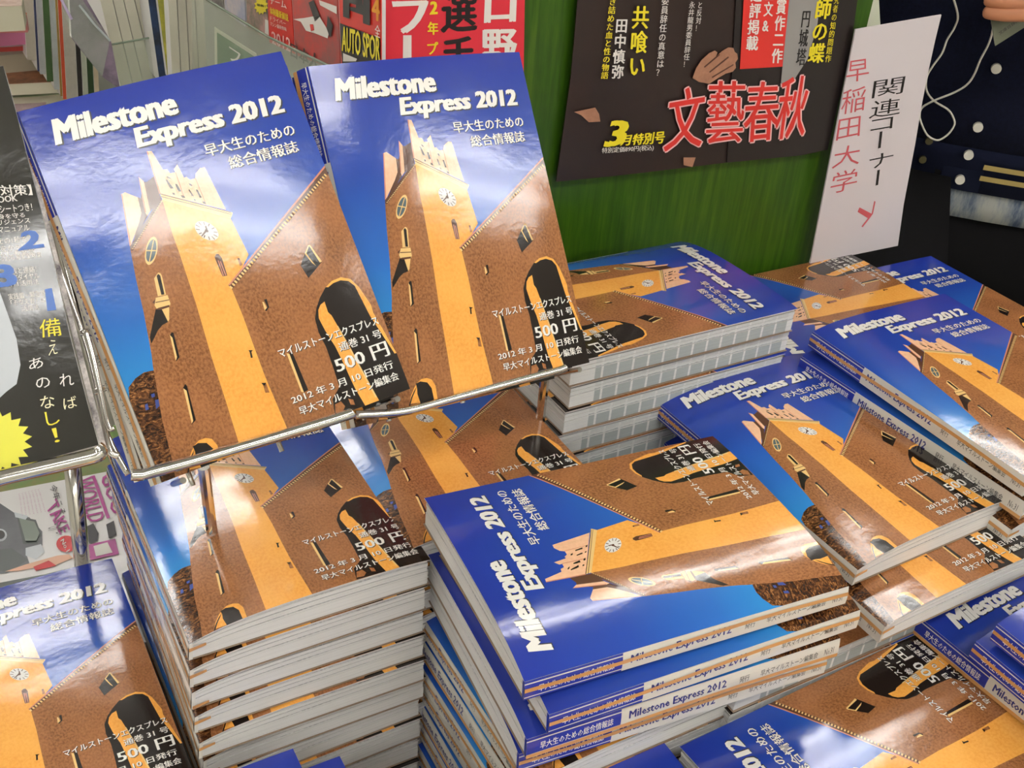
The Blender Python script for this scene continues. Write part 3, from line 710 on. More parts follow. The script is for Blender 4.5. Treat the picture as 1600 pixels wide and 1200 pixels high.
# red banner left of the board
RC = BC-.004
M_red = mat('banner_red', rgb(222, 46, 62), rough=.45, noise=(rgb(206, 34, 50), 6.0, .4))
rb = empty('red_banner', on(700, 90, NV, RC), 'red banner with large white, black and yellow characters left of green board', 'banner'); upd()
sheet('sheet', [(592, -60), (821, -60), (817, 190), (594, 200)], NV, RC, .002, M_red, rb)
items = [('t', 'フ', [(612, 2), (670, 0), (664, 48), (622, 54)], 0, .05), ('q', '', [(630, 55), (643, 55), (643, 130), (629, 130)], 0, 0), ('t', '2', [(672, 2), (684, 2), (684, 22), (671, 23)], 1, .05),
 ('t', '年', [(668, 34), (685, 34), (685, 54), (668, 55)], 1, .04), ('t', 'プ', [(667, 66), (685, 65), (684, 84), (669, 86)], 1, .04), ('t', '選', [(690, -16), (746, -18), (746, 48), (688, 52)], 2, .035), ('t', '手', [(690, 58), (742, 56), (744, 118), (688, 122)], 2, .035),
 ('t', '口', [(758, -14), (808, -16), (806, 34), (756, 36)], 0, .05), ('t', '野', [(752, 46), (808, 45), (808, 104), (752, 106)], 0, .035)]
ink('lettering', items, NV, RC, rb, [ink_wht, ink_yel, ink_blk])

# ------------------------------------------------------------------ piles of magazines
pile(-.166, .426, -.451, 31.8, 12, 'in front of the wire rack', first='open-topped clock tower magazine on the pile in front of the wire rack')
pile(-.297, .344, -.564, 32.5, 6, 'at the lower left corner', first='clock tower magazine on the low pile below the chrome post')
pile(-.058, .508, -.447, 30.9, 11, 'below the right-hand standing magazine', kind='pressed', first='clock tower magazine lying below the right-hand standing magazine')
pile(-.039, .774, -.389, -57.6, 6, 'against the green board', first='clock tower magazine on the tall pile against the green board', group='magazines in the pile against the green board')
pile(.217+.0, .760+.0, -.389-.0205*6-.004, 122.4, 6, 'under the tall pile at the green board', kind='pressed', first='clock tower magazine turned spine-out under the tall pile at the green board')
pile(.207, .485, -.418, 116.9, 4, 'in the centre front, spines facing the viewer', first='clock tower magazine lying sideways on top of the centre front pile', offs={1: (.012, .002, 1.5), 2: (.004, -.002, .3), 3: (.002, .003, -.2)})
pile(.031, .398, -.512, 31.5, 8, 'under the centre front pile', kind='pressed', first='clock tower magazine directly under the sideways ones of the centre front pile')
pile(.2275, .527, -.441, 33.3, 2, 'right of the centre, title upright', first='curved glossy clock tower magazine on top right of the centre', offs={1: (.0155, -.028, -.4)})
pile(.224, .530, -.482, 30, 2, 'half hidden right of the centre', kind='pressed', first='clock tower magazine half hidden behind the sideways one', offs={1: (-.02, .004, .3)})
q2 = at_z(1154, 1082, CAMZ-.503); a_ = R(-58)
pile(q2.x-math.cos(a_)*.148, q2.y-math.sin(a_)*.148, -.503, -58, 6, 'with tabbed page edges forward, right front', kind='pressed', first='clock tower magazine with grey index tabs facing forward, right front')
pile(.3455, .588, -.406, 31.6, 5, 'at the right edge', kind='pressed', first='clock tower magazine on top of the pile at the right edge', offs={1: (.0055, .002, 3.6)})
pile(.425, .945, -.476, 122.4, 5, 'at the foot of the white sign', kind='loose', first='wavy clock tower magazine turned sideways at the foot of the white sign')
pile(.425, .837, -.482, 31.7, 5, 'at the back right corner', kind='pressed', first='clock tower magazine on the back right pile near the dark trousers')
pile(.376, .432, -.524, 123.4, 7, 'at the bottom right, lying sideways', first='clock tower magazine lying sideways at the bottom right')
pile(.409, .380, -.503, 34.5, 1, 'at the right front', kind='pressed', first='shaded clock tower magazine at right front under two small-looking ones')
pile(.430, .333, -.462, 33, 2, 'at the far right front', kind='pressed', first='topmost clock tower magazine cut by the right edge of the frame', offs={1: (-.006, .004, 0)})
pile(.097, .189, -.530, 32, 7, 'at the bottom edge, right of centre', kind='pressed', first='dark blue clock tower magazine corner at the bottom edge, right of centre')
pile(-.126, .173, -.545, 32, 1, 'at the bottom edge, left', kind='pressed', first='left one of two blue magazine corners at the bottom edge')
pile(-.100, .184, -.562, 32, 6, 'at the bottom edge', kind='pressed', first='right one of two blue magazine corners at the bottom edge')

# ------------------------------------------------------------------ wire rack and the standing magazines
def pose(x, y, z, yaw, tilt, roll):
    return Matrix.Translation((x, y, CAMZ+z)) @ Matrix.Rotation(R(yaw), 4, 'Z') @ Matrix.Rotation(R(tilt), 4, 'X') @ Matrix.Rotation(R(roll), 4, 'Y')
MA1 = pose(-.1805, .4519, -.367, 43.5, 50.78, -11.82); MA2 = pose(-.0717, .5368, -.3664, 32.23, 55.05, 3.0)
def standing(M, dz, dx, dy, label):
    magazine(M @ Matrix.Translation((dx, dy, -.0125-dz)), 'standing', label, 'clock tower magazines standing in the wire rack')
standing(MA1, 0, 0, 0, 'front clock tower magazine leaning in the left half of the wire rack')
magazine(MA1 @ Matrix.Translation((-.006, .005, -.028)) @ Matrix.Rotation(R(-3.2), 4, 'Z'), 'standing', 'clock tower magazine slanting out behind the left leaning one', 'clock tower magazines standing in the wire rack')
standing(MA2, 0, 0, 0, 'front clock tower magazine leaning in the right half of the wire rack')
standing(MA2, .0155, -.004, -.001, 'clock tower magazine just behind the right leaning one')
standing(MA2, .031, -.010, -.006, 'rearmost clock tower magazine behind the right leaning one')
def plane_of(M, dz):
    N = (M.to_3x3() @ Vector((0, 0, 1))); return N, N.dot(M.translation + N*dz)
N1, c1 = plane_of(MA1, .006); N2, c2 = plane_of(MA2, .004); N1b, c1b = plane_of(MA1, -.012)
rack = empty('wire_rack', P2(-.0, .48, .75), 'chrome wire rack holding the leaning magazines', 'rack'); upd()
def wire(name, pts, N, c, r=.0022, sm=True):
    P = [on(px, py, N, c) for px, py in pts]
    if sm: P = smooth_pts(P, 5)
    return MB().tube(P, r, 8).build(name, M_chrome, rack, smooth=True)
wire('front_rod', [(205, 742), (222, 742), (236, 738), (300, 721), (400, 692), (500, 662), (544, 648), (551, 645)], N1, c1, .0031)
wire('front_rod', [(556, 648), (600, 646), (640, 641), (700, 625), (800, 598), (872, 579), (884, 574)], N2, c2, .0026)
wire('side_wire', [(40, 225), (60, 300), (85, 395), (106, 456), (134, 537), (152, 610), (163, 668), (172, 705), (186, 712)], N1b, c1b, .0019)
wire('side_wire', [(134, 516), (146, 560), (160, 625), (166, 655), (172, 670), (178, 668)], N1b, c1b+.004, .0015)
wire('side_wire', [(52, 225), (72, 300), (98, 400), (124, 500), (150, 600), (168, 680), (200, 742)], N1b, c1b-.004, .0017)
wire('cross_wire', [(124, 520), (140, 517)], N1b, c1b+.002, .0018, False); wire('cross_wire', [(146, 613), (165, 606)], N1b, c1b+.002, .0018, False)
for u in (.02, .075, .13):
    for M in (MA1, MA2):
        P = [M @ Vector((u, y, -.05)) for y in (-.008, .09, .17)]
        MB().tube(P, .0016, 8).build('back_wire', M_chrome, rack)
for y in (.03, .12):
    MB().tube([MA1 @ Vector((-.004, y, -.053)), MA1 @ Vector((.15, y, -.053)), MA2 @ Vector((.15, y, -.053))], .0016, 8).build('back_wire', M_chrome, rack)
for (a, b_, M) in ((.0, .148, MA1), (.0, .148, MA2)):
    for u in (a+.01, b_-.01):
        P = [M @ Vector((u, -.003, .002)), M @ Vector((u, -.003, -.02)), M @ Vector((u, -.003, -.05))]
        MB().tube(P, .0018, 8).build('shelf_wire', M_chrome, rack)
def down_to_table(px, py, y, r, name='leg'):
    r_ = ray(px, py); p = EYE + r_*(y/r_.y); q = Vector((p.x, p.y, .712)); MB().tube([p, q], r, 12).build(name, M_chrome, rack, smooth=True)
for M, u in ((MA1, .03), (MA2, .148)):
    p = M @ Vector((u, 0, -.056)); q = Vector((p.x+.0, p.y+.02, .712)); MB().tube([p, q], .0035, 10).build('leg', M_chrome, rack)

# black magazine at the left
MB_ = pose(0, 0, 0, 33, 50, -9); NB = MB_.to_3x3() @ Vector((0, 0, 1))
pr = ray(154, 695); BR_ = EYE + pr*(.447/pr.y); cB = NB.dot(BR_)
tr_ = on(5, 103, NB, cB); bl_ = on(-150, 778, NB, cB); tl_ = tr_ + (bl_-BR_)
M_blk = mat('magazine_black_gloss', rgb(44, 42, 36), rough=.14, coat=.5, ripple=1.3)
bm = empty('magazine', (bl_+BR_)/2, 'glossy black magazine with yellow starburst in the rack at the left edge', 'magazine'); upd()
rt = [on(px, py, NB, cB) for px, py in ((25, 175), (40, 235), (82, 400), (108, 520), (135, 625))]
b = MB().slab([bl_, BR_]+rt[::-1]+[tr_, tl_], -NB*.0004, 0, 0); b.build('front_cover', [M_blk], bm)
b = MB().slab([p - NB*.0006 for p in [bl_, BR_]+rt[::-1]+[tr_, tl_]], -NB*.010, 0, 0); b.build('page_block', [M_pages], bm)
blue_i = mat('blue_ink', rgb(66, 110, 190), rough=.3); silver_i = mat('silver_ink', rgb(196, 200, 204), rough=.25)
items = [('t', '対策】', rq(-2, 289, 48, 306, .2, -.02), 0, .02), ('t', 'BOOK', rq(-12, 308, 26, 318, .2, -.1), 0, .03), ('t', 'クシートつき！', rq(-12, 322, 49, 334, .2, -.08), 0, .01), ('t', '身を守る', rq(-4, 335, 38, 343, .2, -.08), 0, .01), ('t', 'テリジェンス', rq(-16, 345, 46, 353, .2, -.08), 0, .01),
 ('t', 'マニュアル', rq(-4, 355, 45, 364, .2, -.08), 0, .01), ('t', '2', [(33, 362), (60, 358), (70, 386), (28, 392)], 1, .05), ('t', 'その1秒で', rq(-4, 372, 40, 382, .2, -.08), 0, .01, .0006), ('t', 'をかう最短', rq(0, 384, 53, 394, .2, -.08), 0, .01, .0006), ('t', 'もしも緊急', rq(-2, 393, 54, 402, .2, -.08), 0, .01, .0006), ('t', 'とったら見安全対策', rq(-8, 402, 64, 410, .2, -.12), 0, .01, .0006),
 ('t', '3', [(-12, 414), (20, 412), (30, 446), (-8, 450)], 1, .05), ('t', '家族と連絡！', rq(8, 420, 56, 430, .2, -.1), 0, .01, .0006), ('t', '災害ダイヤル', rq(10, 430, 60, 440, .2, -.1), 0, .01, .0006), ('t', '171活用法', rq(16, 440, 60, 449, .2, -.1), 0, .01, .0006),
 ('q', '', [(70, 452), (81, 450), (88, 484), (74, 486)], 1, 0), ('t', '実践編・緊急時', rq(12, 459, 70, 469, .2, -.1), 0, .01, .0006), ('t', '「そなえ君」の', rq(16, 469, 70, 478, .2, -.1), 0, .01, .0006), ('t', '活用法', rq(33, 478, 60, 487, .2, -.1), 0, .01, .0006),
 ('t', '備', [(62, 500), (92, 496), (98, 524), (62, 528)], 2, .0), ('t', 'え', [(76, 532), (90, 530), (90, 552), (76, 556)], 3, -.01), ('t', 'あ', [(44, 562), (66, 556), (68, 574), (46, 578)], 0, .0), ('t', 'れ', [(92, 585), (114, 582), (116, 602), (94, 604)], 0, .0), ('t', 'の', [(54, 592), (76, 588), (80, 604), (58, 608)], 0, .0), ('t', 'ば', [(98, 622), (118, 618), (122, 636), (100, 640)], 3, .0), ('t', 'な', [(62, 620), (84, 616), (86, 636), (64, 640)], 3, .0),
 ('t', 'し', [(69, 644), (92, 642), (94, 662), (74, 666)], 2, .0), ('t', '！', [(80, 670), (88, 668), (94, 690), (86, 692)], 2, .0),
 ('q', '', [(-20, 470), (-6, 440), (12, 490), (26, 530), (32, 570), (26, 600), (10, 612), (-20, 640)], 4, 0, .0005)]
star = []
cx, cy = -12, 700
for k in range(40):
    a = 6.28318*k/40; r0 = 60 if k % 2 else 48
    star.append((cx+r0*math.cos(a)*1.05, cy+r0*math.sin(a)*.86-10))
items.append(('q', '', star, 5, 0, .0007))
items += [('t', '(税込)', rq(-6, 656, 14, 665, .1, -.1), 6, .01, .001), ('t', '部を', rq(-4, 676, 14, 684, .1, -.1), 7, .01, .001), ('t', 'さまへの', rq(-4, 686, 32, 693, .1, -.1), 7, .01, .001), ('t', 'します', rq(-6, 696, 16, 704, .1, -.1), 7, .01, .001), ('t', 'ズ', rq(0, 708, 8, 716, .1, -.1), 7, .01, .001)]
ink('cover_lettering', items, NB, cB+.0008, bm, [ink_wht, blue_i, ink_yel, mat('cream_ink', rgb(240, 232, 190), rough=.3), silver_i, mat('starburst_yellow', rgb(232, 226, 66), rough=.3, coat=.4), ink_red, ink_blk])
# its spine-side neighbour: magazines standing behind it, seen as a strip of small prints
strip = empty('magazine', (BR_+tr_)/2, 'magazine with small white prints standing behind the black one', 'magazine'); upd()
b = MB(); off = -NB*.0105
edge = [tr_]+rt+[BR_]
sd = (BR_-bl_).normalized()
M_speck = mat('small_print_collage', rgb(222, 214, 208), rough=.4, noise=(rgb(70, 60, 66), 110.0, 1.0))
b.slab([edge[2]+off, edge[-1]+off, edge[-1]+off+sd*.003, edge[2]+off+sd*.002], -NB*.002, 0, 0)
b.build('front_cover', [M_speck], strip)
rodp = [(-60, 766), (0, 747), (60, 733), (120, 719), (148, 712), (156, 706), (150, 700)]
P = smooth_pts([on(px, py, NB, cB+.012) for px, py in rodp], 5)
MB().tube(P, .0042, 10).build('front_rod', M_chrome, rack, smooth=True)
pb = at_z(129, 884, CAMZ-.575); r_ = ray(112, 716); pt = EYE+r_*(pb.y/r_.y)
MB().tube([pt, pb, Vector((pb.x, pb.y, .712))], .0058, 14).build('post', M_chrome, rack, smooth=True)

# ------------------------------------------------------------------ car magazine at the left, lying sideways
def flatmag(x, y, z, yaw, W, H, T, cover, label, items=(), mats=(), edge=None):
    root = empty('magazine', label=label, cat='magazine', mw=flat(x, y, z, yaw)); S = 1
    b = MB().box((W/2, H/2, T/2), (W-.002, H-.002, T)); mk('page_block', b.v, b.f, edge or M_pages, root)
    b = MB().box((W/2, H/2, T+.0003), (W, H, .0006)); c = mk('front_cover', b.v, b.f, cover, root)
    if items:
        V = []; Fc = []; mi = []
        for kd, s, q, m, bd in items:
            Q = [Vector((a, b_, T+.0009+.00012*m)) for a, b_ in q]
            v, f = text_quad(s, Q, bd) if kd == 't' else (Q, [tuple(range(len(Q)))])
            o = len(V); V += v; Fc += [tuple(i+o for i in g) for g in f]; mi += [m]*len(f)
        mk('cover_print', V, Fc, list(mats), c, mi)
    return root
GZ = CAMZ-.585
g0 = at_z(178, 734, GZ); g1 = at_z(0, 768, GZ); gd = (g1-g0).normalized(); gyaw = math.degrees(math.atan2(gd.y, gd.x))+90
# local frame: u runs towards the viewer's right, v to the right along the far edge
Hm = .285; Wm = .21
gy = gyaw
Mg = Matrix.Rotation(R(gy), 4, 'Z')
head = at_z(214, 727, GZ)
org = head - (Mg @ Vector((0, Hm, 0)))
def g_uv(px, py):
    p = Mg.inverted() @ (at_z(px, py, GZ) - org); return (p.x, p.y)
def gq(*pts): return [g_uv(*p) for p in pts]
mag_i = mat('magenta_ink', rgb(166, 30, 128), rough=.35)
car_i = mat('printed_car_grey', rgb(88, 88, 92), rough=.3, noise=(rgb(40, 40, 44), 30.0, .5)); carg = mat('printed_car_glass', rgb(60, 66, 60), rough=.3); redc = mat('printed_red_disc', rgb(206, 40, 44), rough=.4)
sk2 = mat('printed_pale_skin', rgb(232, 180, 150), rough=.4)
its = [('q', '', gq((0, 786), (24, 802), (46, 808), (66, 830), (66, 852), (40, 862), (46, 880), (10, 895), (-40, 900), (-60, 800)), 0, 0), ('q', '', gq((22, 800), (44, 806), (40, 812), (24, 808)), 2, 0), ('q', '', gq((30, 811), (54, 816), (62, 834), (57, 846), (40, 846)), 8, 0), ('q', '', gq(*[(0+11*math.cos(6.283*k/16), 836+10*math.sin(6.283*k/16)) for k in range(16)]), 2, 0), ('q', '', gq(*[(0+8*math.cos(6.283*k/16), 836+7*math.sin(6.283*k/16)) for k in range(16)]), 6, 0), ('q', '', gq((26, 806), (56, 812), (65, 836), (58, 850), (36, 850)), 1, 0), ('q', '', gq((40, 856), (64, 850), (70, 862), (56, 874), (40, 868)), 2, 0),
 ('q', '', gq((0, 858), (18, 856), (44, 874), (20, 890), (-10, 894)), 1, 0),
 ('q', '', gq((8, 893), (40, 882), (90, 868), (108, 866), (114, 872), (84, 884), (60, 886), (30, 892)), 3, 0), ('q', '', gq((52, 886), (76, 876), (88, 884), (56, 892)), 4, 0),
 ('q', '', gq((-10, 912), (70, 897), (122, 884), (122, 890), (0, 922)), 1, 0),
 ('t', 'WORLD', gq((144, 744), (165, 812), (138, 818), (117, 750)), 5, .02), ('t', 'GOO', gq((180, 738), (196, 800), (176, 806), (156, 744)), 5, .03), ('q', '', gq((143, 744), (148, 743), (172, 809), (167, 811)), 5, 0),
 ('t', 'TAKE', gq((88, 778), (110, 828), (94, 836), (72, 794)), 5, .03), ('t', '今年こそ', gq((88, 757), (104, 802), (94, 806), (76, 760)), 6, .0), ('t', '〜off〜', gq((100, 810), (106, 834), (76, 836), (74, 820)), 6, -.01),
 ('q', '', gq(*[(104+16*math.cos(6.283*k/18), 850+13*math.sin(6.283*k/18)) for k in range(18)]), 4, 0), ('t', 'No.1', gq((100, 842), (110, 860), (104, 864), (94, 846)), 7, .02),
 ('q', '', gq((136, 852), (180, 842), (186, 866), (140, 876)), 5, 0), ('q', '', gq((146, 854), (168, 848), (176, 864), (150, 870)), 7, 0), ('t', 'GOO', gq((150, 858), (168, 853), (170, 860), (152, 865)), 2, .01),
 ('q', '', gq((134, 824), (146, 818), (154, 834), (152, 846), (140, 850), (134, 838)), 6, 0), ('q', '', gq((136, 826), (144, 821), (150, 834), (142, 840)), 2, 0), ('q', '', gq((166, 820), (178, 814), (182, 836), (170, 842)), 6, 0)]
for k in range(7): its.append(('t', 'しいスポーツカーがもたらす', gq((62-5*k, 764+k*1.2), (72-6*k, 800+k*1.0), (70-6*k, 801+k*1.0), (59-5*k, 765+k*1.2)), 5, -.01))
flatmag(org.x, org.y, GZ-.0152, gy, Wm, Hm, .014, mat('cover_pale_grey', rgb(226, 222, 220), rough=.25, coat=.3), 'pale car magazine with magenta lettering lying beside chrome post', its, [car_i, carg, silver_i, sk2, redc, mag_i, ink_blk, ink_wht, mat('printed_windscreen', rgb(112, 122, 108), rough=.3)])
for k, (c_, dx, lab) in enumerate([(rgb(70, 120, 50), .012, 'green-covered magazine directly under the car magazine'), (rgb(44, 96, 176), .020, 'blue-covered magazine under the green one'), (rgb(60, 150, 190), .028, 'light blue magazine at the bottom of the car magazine pile')]):
    o_ = org - (Mg @ Vector((dx, -.02+.01*k, 0)))
    flatmag(o_.x, o_.y, GZ-.0152*(k+2)-.001, gy, Wm, Hm, .0135, mat('cover_%d' % k, c_, rough=.3, noise=(rgb(30, 60, 90), 12.0, .4)), lab)
r_ = Mg @ Vector((-.035, .12, 0)); o_ = org+r_
flatmag(o_.x-.03, o_.y+.05, GZ-.030, gy, Wm, Hm, .012, mat('cover_leaf', rgb(76, 130, 44), rough=.3, noise=(rgb(206, 60, 44), 14.0, .35)), 'green magazine with red patches behind the car magazine')
# low riser that carries them
bq = MB().box((0, 0, .0), (.30, .33, .06)); 
# ------------------------------------------------------------------ book shelf behind, left
FV = SV.copy(); FC = on(600, 90, NV, BC).dot(SV)-.012          # face plane of the shelf, running away from the board's left end
def printm(name, c1, c2, sc_=40.0, amt=.8, **k): return mat(name, c1, rough=.35, noise=(c2, sc_, amt), **k)
def slabthing(name, label, cat, pts, N, c, th, m, group=None, items=None, mats=None, edge=None, part='cover'):
    Q = pq(pts, N, c); base = (Q[-1]+Q[-2])/2
    root = empty(name, base, label, cat, group); upd()
    away = N if N.dot(Q[0]-EYE) > 0 else -N
    MB().slab(Q, away*.0008, 0, 0).build(part, [m], root)
    MB().slab([p+away*.001+(sum(Q, Vector())/len(Q)-p)*.012 for p in Q], away*th, 0, 0).build('page_block', [edge or M_pages], root)
    if items:
        sgn = 1 if away.dot(N) > 0 else -1
        V = []; Fc = []; mi = []
        for it in items:
            kd, s, q, mm, bd = it[:5]; off = it[5] if len(it) > 5 else .0008
            Qi = pq(q, N, c-sgn*off); v, f = text_quad(s, Qi, bd) if kd == 't' else (column(s, Qi, bold=bd) if kd == 'c' else (Qi, [tuple(range(len(Qi)))]))
            o = len(V); V += v; Fc += [tuple(i+o for i in g) for g in f]; mi += [mm]*len(f)
        MB_2 = MB(); MB_2.v = V; MB_2.f = Fc; MB_2.m = mi; MB_2.build('cover_print', mats, root)
    return root
r1 = mat('cover_f_red', rgb(214, 44, 34), rough=.35); dk = mat('cover_f_dark', rgb(36, 30, 32), rough=.35)
r2 = printm('cover_f_mixed_red', rgb(206, 52, 44), rgb(96, 92, 90), 24.0, .8)
slabthing('magazine', 'red and black racing magazine with yellow lettering beside red banner', 'magazine', [(528, -40), (595, -12), (595, 118), (534, 110)], FV, FC+.004, .003, r1,
 items=[('q', '', [(531, 36), (594, 60), (594, 104), (535, 100), (533, 80)], 0, 0), ('t', 'AUTO SPOR', [(534, 40), (594, 58), (594, 96), (534, 80)], 1, .04, .0014), ('q', '', [(556, -10), (566, -6), (568, 24), (546, 16), (545, 10), (556, 12)], 0, 0), ('t', '4', [(580, -8), (594, -4), (593, 34), (581, 30)], 2, .03, .0014), ('t', '全', [(586, 38), (594, 40), (594, 60), (585, 56)], 3, .02, .0016), ('q', '', [(536, 83), (558, 92), (556, 96), (536, 96)], 3, 0, .0014), ('t', 'F1', [(536, -30), (578, -20), (578, 40), (536, 26)], 0, .05, .001)],
 mats=[dk, ink_yel, mat('orange_ink', rgb(240, 160, 40), rough=.4), ink_wht])
slabthing('magazine', 'red racing magazine showing a white racing car beside the black lettered one', 'magazine', [(453, -60), (526, -30), (532, 112), (462, 86)], FV, FC+.010, .008, r2,
 items=[('q', '', [(458, 30), (476, 28), (498, 24), (514, 50), (512, 60), (492, 52), (478, 48), (470, 34)], 0, 0), ('q', '', [(482, 4), (490, 0), (500, 26), (492, 34)], 1, 0), ('q', '', [(484, 38), (489, 38), (491, 47), (486, 49)], 2, 0, .0012), ('q', '', [(512, 24), (520, 40), (516, 60), (510, 44)], 1, 0, .0012), ('t', '日本人', [(454, 66), (500, 86), (498, 112), (454, 88)], 1, .03, .0012), ('q', '', [(498, 0), (526, 10), (526, 22), (500, 8)], 0, 0)],
 mats=[ink_wht, dk, ink_red])
slabthing('magazine', 'narrow red magazine with yellow headline left of the racing car magazine', 'magazine', [(416, -60), (452, -44), (460, 84), (421, 66)], FV, FC+.014, .008, r1,
 items=[('t', 'チーム', [(420, -6), (446, 2), (448, 14), (422, 6)], 0, .02), ('t', '体制最新解説', [(421, 10), (450, 22), (451, 34), (422, 22)], 1, .03), ('t', 'ドライバー', [(422, 24), (446, 34), (447, 40), (422, 32)], 0, .01), ('t', 'マシン最新情報', [(422, 33), (447, 43), (448, 49), (422, 40)], 0, .01), ('t', '2012', [(424, 48), (454, 60), (454, 82), (425, 68)], 2, .02)],
 mats=[ink_wht, ink_yel, ink_glow])
stp = [(408+9*(1.25 if k % 2 else .9)*math.cos(6.2832*k/24), 9+12*(1.2 if k % 2 else .9)*math.sin(6.2832*k/24)) for k in range(24)]
slabthing('magazine', 'green and pink magazine with a yellow starburst left of the red ones', 'magazine', [(384, -60), (414, -50), (420, 62), (386, 44)], FV, FC+.018, .008, printm('cover_f_leafy', rgb(70, 96, 70), rgb(220, 160, 160), 30.0, .9),
 items=[('q', '', stp, 0, 0), ('t', '最新！', [(401, 5), (415, 8), (415, 12), (401, 9)], 1, .02, .0014), ('q', '', [(414, 30), (419, 32), (420, 60), (414, 56)], 2, 0)], mats=[ink_yel, ink_blk, ink_wht])
slabthing('magazine', 'pastel magazine with blue and pink figures further along the shelf', 'magazine', [(348, -60), (380, -50), (384, 42), (352, 20)], FV, FC+.022, .008, printm('cover_f_pastel', rgb(222, 206, 202), rgb(130, 150, 190), 26.0, .8))
slabthing('magazine', 'white magazine with dark figure at the far end of the shelf', 'magazine', [(312, -60), (344, -50), (350, 18), (318, 0)], FV, FC+.026, .008, printm('cover_f_white', rgb(226, 220, 212), rgb(60, 44, 40), 22.0, .8))
# acrylic front ledge
def f_acr(T, b):
    b.inputs['Base Color'].default_value = rgb(206, 216, 196); b.inputs['Alpha'].default_value = .2
M_acr = mat('clear_acrylic', rough=.08, fn=f_acr)
M_acre = mat('acrylic_edge', rgb(120, 132, 116), rough=.2)
led = empty('acrylic_ledge', on(440, 200, FV, FC-.02), 'clear acrylic ledge across the face-out magazines', 'shelf ledge'); upd()
Q = pq([(300, -14), (420, 60), (545, 120), (552, 240), (300, 260)], FV, FC-.016); MB().slab(Q, FV*.002, 0, 0).build('front_panel', [M_acr], led)
MB().tube(pq([(300, -15), (420, 58), (545, 118)], FV, FC-.017), .0012, 6).build('panel_edge', [M_acre], led)
lab = empty('shelf_label', on(365, 90, FV, FC-.02), 'green and white shelf label behind the acrylic ledge', 'label'); upd()
MB().slab(pq([(335, 42), (400, 84), (402, 140), (336, 140)], FV, FC-.012), FV*.0006, 0, 0).build('card', [mat('card_white', rgb(222, 220, 200), rough=.6)], lab)
MB().slab(pq([(339, 51), (396, 88), (396, 136), (340, 136)], FV, FC-.0135), FV*.0005, 0, 0).build('green_field', [mat('card_green', rgb(52, 100, 52), rough=.6, noise=(rgb(120, 150, 120), 60.0, .4))], lab)
v, f = text_quad('フ', pq([(358, 72), (376, 84), (374, 104), (358, 92)], FV, FC-.015), .01); b = MB(); b.v = v; b.f = f; b.m = [0]*len(f); b.build('lettering', [ink_wht], lab)
# shelf carcass behind
car = empty('book_shelf', SV*(FC+.02)+NV*1.5, 'grey shelf unit carrying the face-out magazines left of the board', 'shelf'); upd()
M_shelf = mat('shelf_grey', rgb(150, 150, 138), rough=.5)
def sbox(name, s, n, z, ds, dn, dz, m=M_shelf): 
    b = MB().box((0, 0, 0), (ds, dn, dz)); o = mk(name, b.v, b.f, m, car); o.matrix_world = Matrix.Translation(SV*s+NV*n+Vector((0, 0, z))) @ Matrix.Rotation(R(32), 4, 'Z'); return o
sbox('back_panel', FC+.10, 2.0, .95, .02, 2.4, 1.9)
sbox('shelf_board', FC+.02, 2.0, .86, .16, 2.4, .02); sbox('shelf_board', FC+.02, 2.0, .35, .16, 2.4, .02)

# bundles of upright page blocks in clear boxes
K_ = -NV; 
def upright(pts, c, th, m, label, group, edge=None, N=NV): return slabthing('book', label, 'book', pts, N, c, th, m, group, edge=edge, part='spine')
M_pb = mat('pale_page_side', rgb(196, 192, 172), rough=.6, noise=(rgb(182, 178, 160), 30.0, .4))
xs = [(152, 176), (172, 192), (189, 209), (206, 226)]
for k in range(4):
    a, b_ = xs[k][0], xs[k+1][0]-1 if k < 3 else 228
    upright([(a, -20), (b_, -20), (b_+38, 140), (a+38, 140)], 1.25+.002*k, .14, M_pb, 'thick pale volume, %s from the left of four upright in a clear holder' % ORD[k], 'pale volumes in a clear holder')
for k in range(4):
    a = 262+14*k
    upright([(a, -20), (a+13, -20), (a+21, 130), (a+8, 130)], 1.18+.002*k, .12, M_pb, 'pale volume behind clear acrylic, %s of four beside the shelf label' % ORD[k], 'pale volumes behind clear acrylic')
upright([(244, -20), (256, -20), (274, 120), (262, 120)], 1.2, .12, printm('yellow_green_side', rgb(176, 168, 50), rgb(70, 90, 60), 50.0, .6), 'yellow-green volume between the two clear holders', None)
upright([(229, -20), (243, -20), (266, 130), (250, 130)], 1.21, .12, printm('dark_blue_side', rgb(26, 30, 34), rgb(50, 80, 130), 30.0, .7), 'dark volume with blue patches between the clear holders', None)
hd = empty('clear_holder', on(200, 100, NV, 1.235), 'clear plastic holder in front of the four thick pale volumes', 'holder'); upd()
MB().slab(pq([(172, 70), (240, 58), (262, 150), (190, 160)], NV, 1.235), NV*.002, 0, 0).build('front_panel', [M_acr], hd)
MB().tube(pq([(172, 70), (240, 58), (246, 84)], NV, 1.234), .0012, 6).build('panel_edge', [M_acre], hd)
slabthing('magazine', 'magazine in a slanted clear sleeve beside the four pale volumes', 'magazine', [(108, -10), (130, -10), (174, 66), (188, 140), (160, 120), (112, 60)], NV, 1.22, .01, printm('sleeve_print', rgb(150, 130, 150), rgb(40, 46, 50), 18.0, .9))
MB_s = empty('clear_sleeve', on(140, 60, NV, 1.215), 'slanted clear plastic sleeve with bright cut edges', 'sleeve'); upd()
MB().slab(pq([(92, -10), (122, -10), (172, 62), (160, 120), (112, 58)], NV, 1.214), NV*.001, 0, 0).build('sheet', [M_acr], MB_s)
MB().tube(pq([(94, -4), (112, 30)], NV, 1.213), .0014, 6).build('sheet_edge', [mat('lilac_edge', rgb(196, 180, 214), rough=.3)], MB_s)
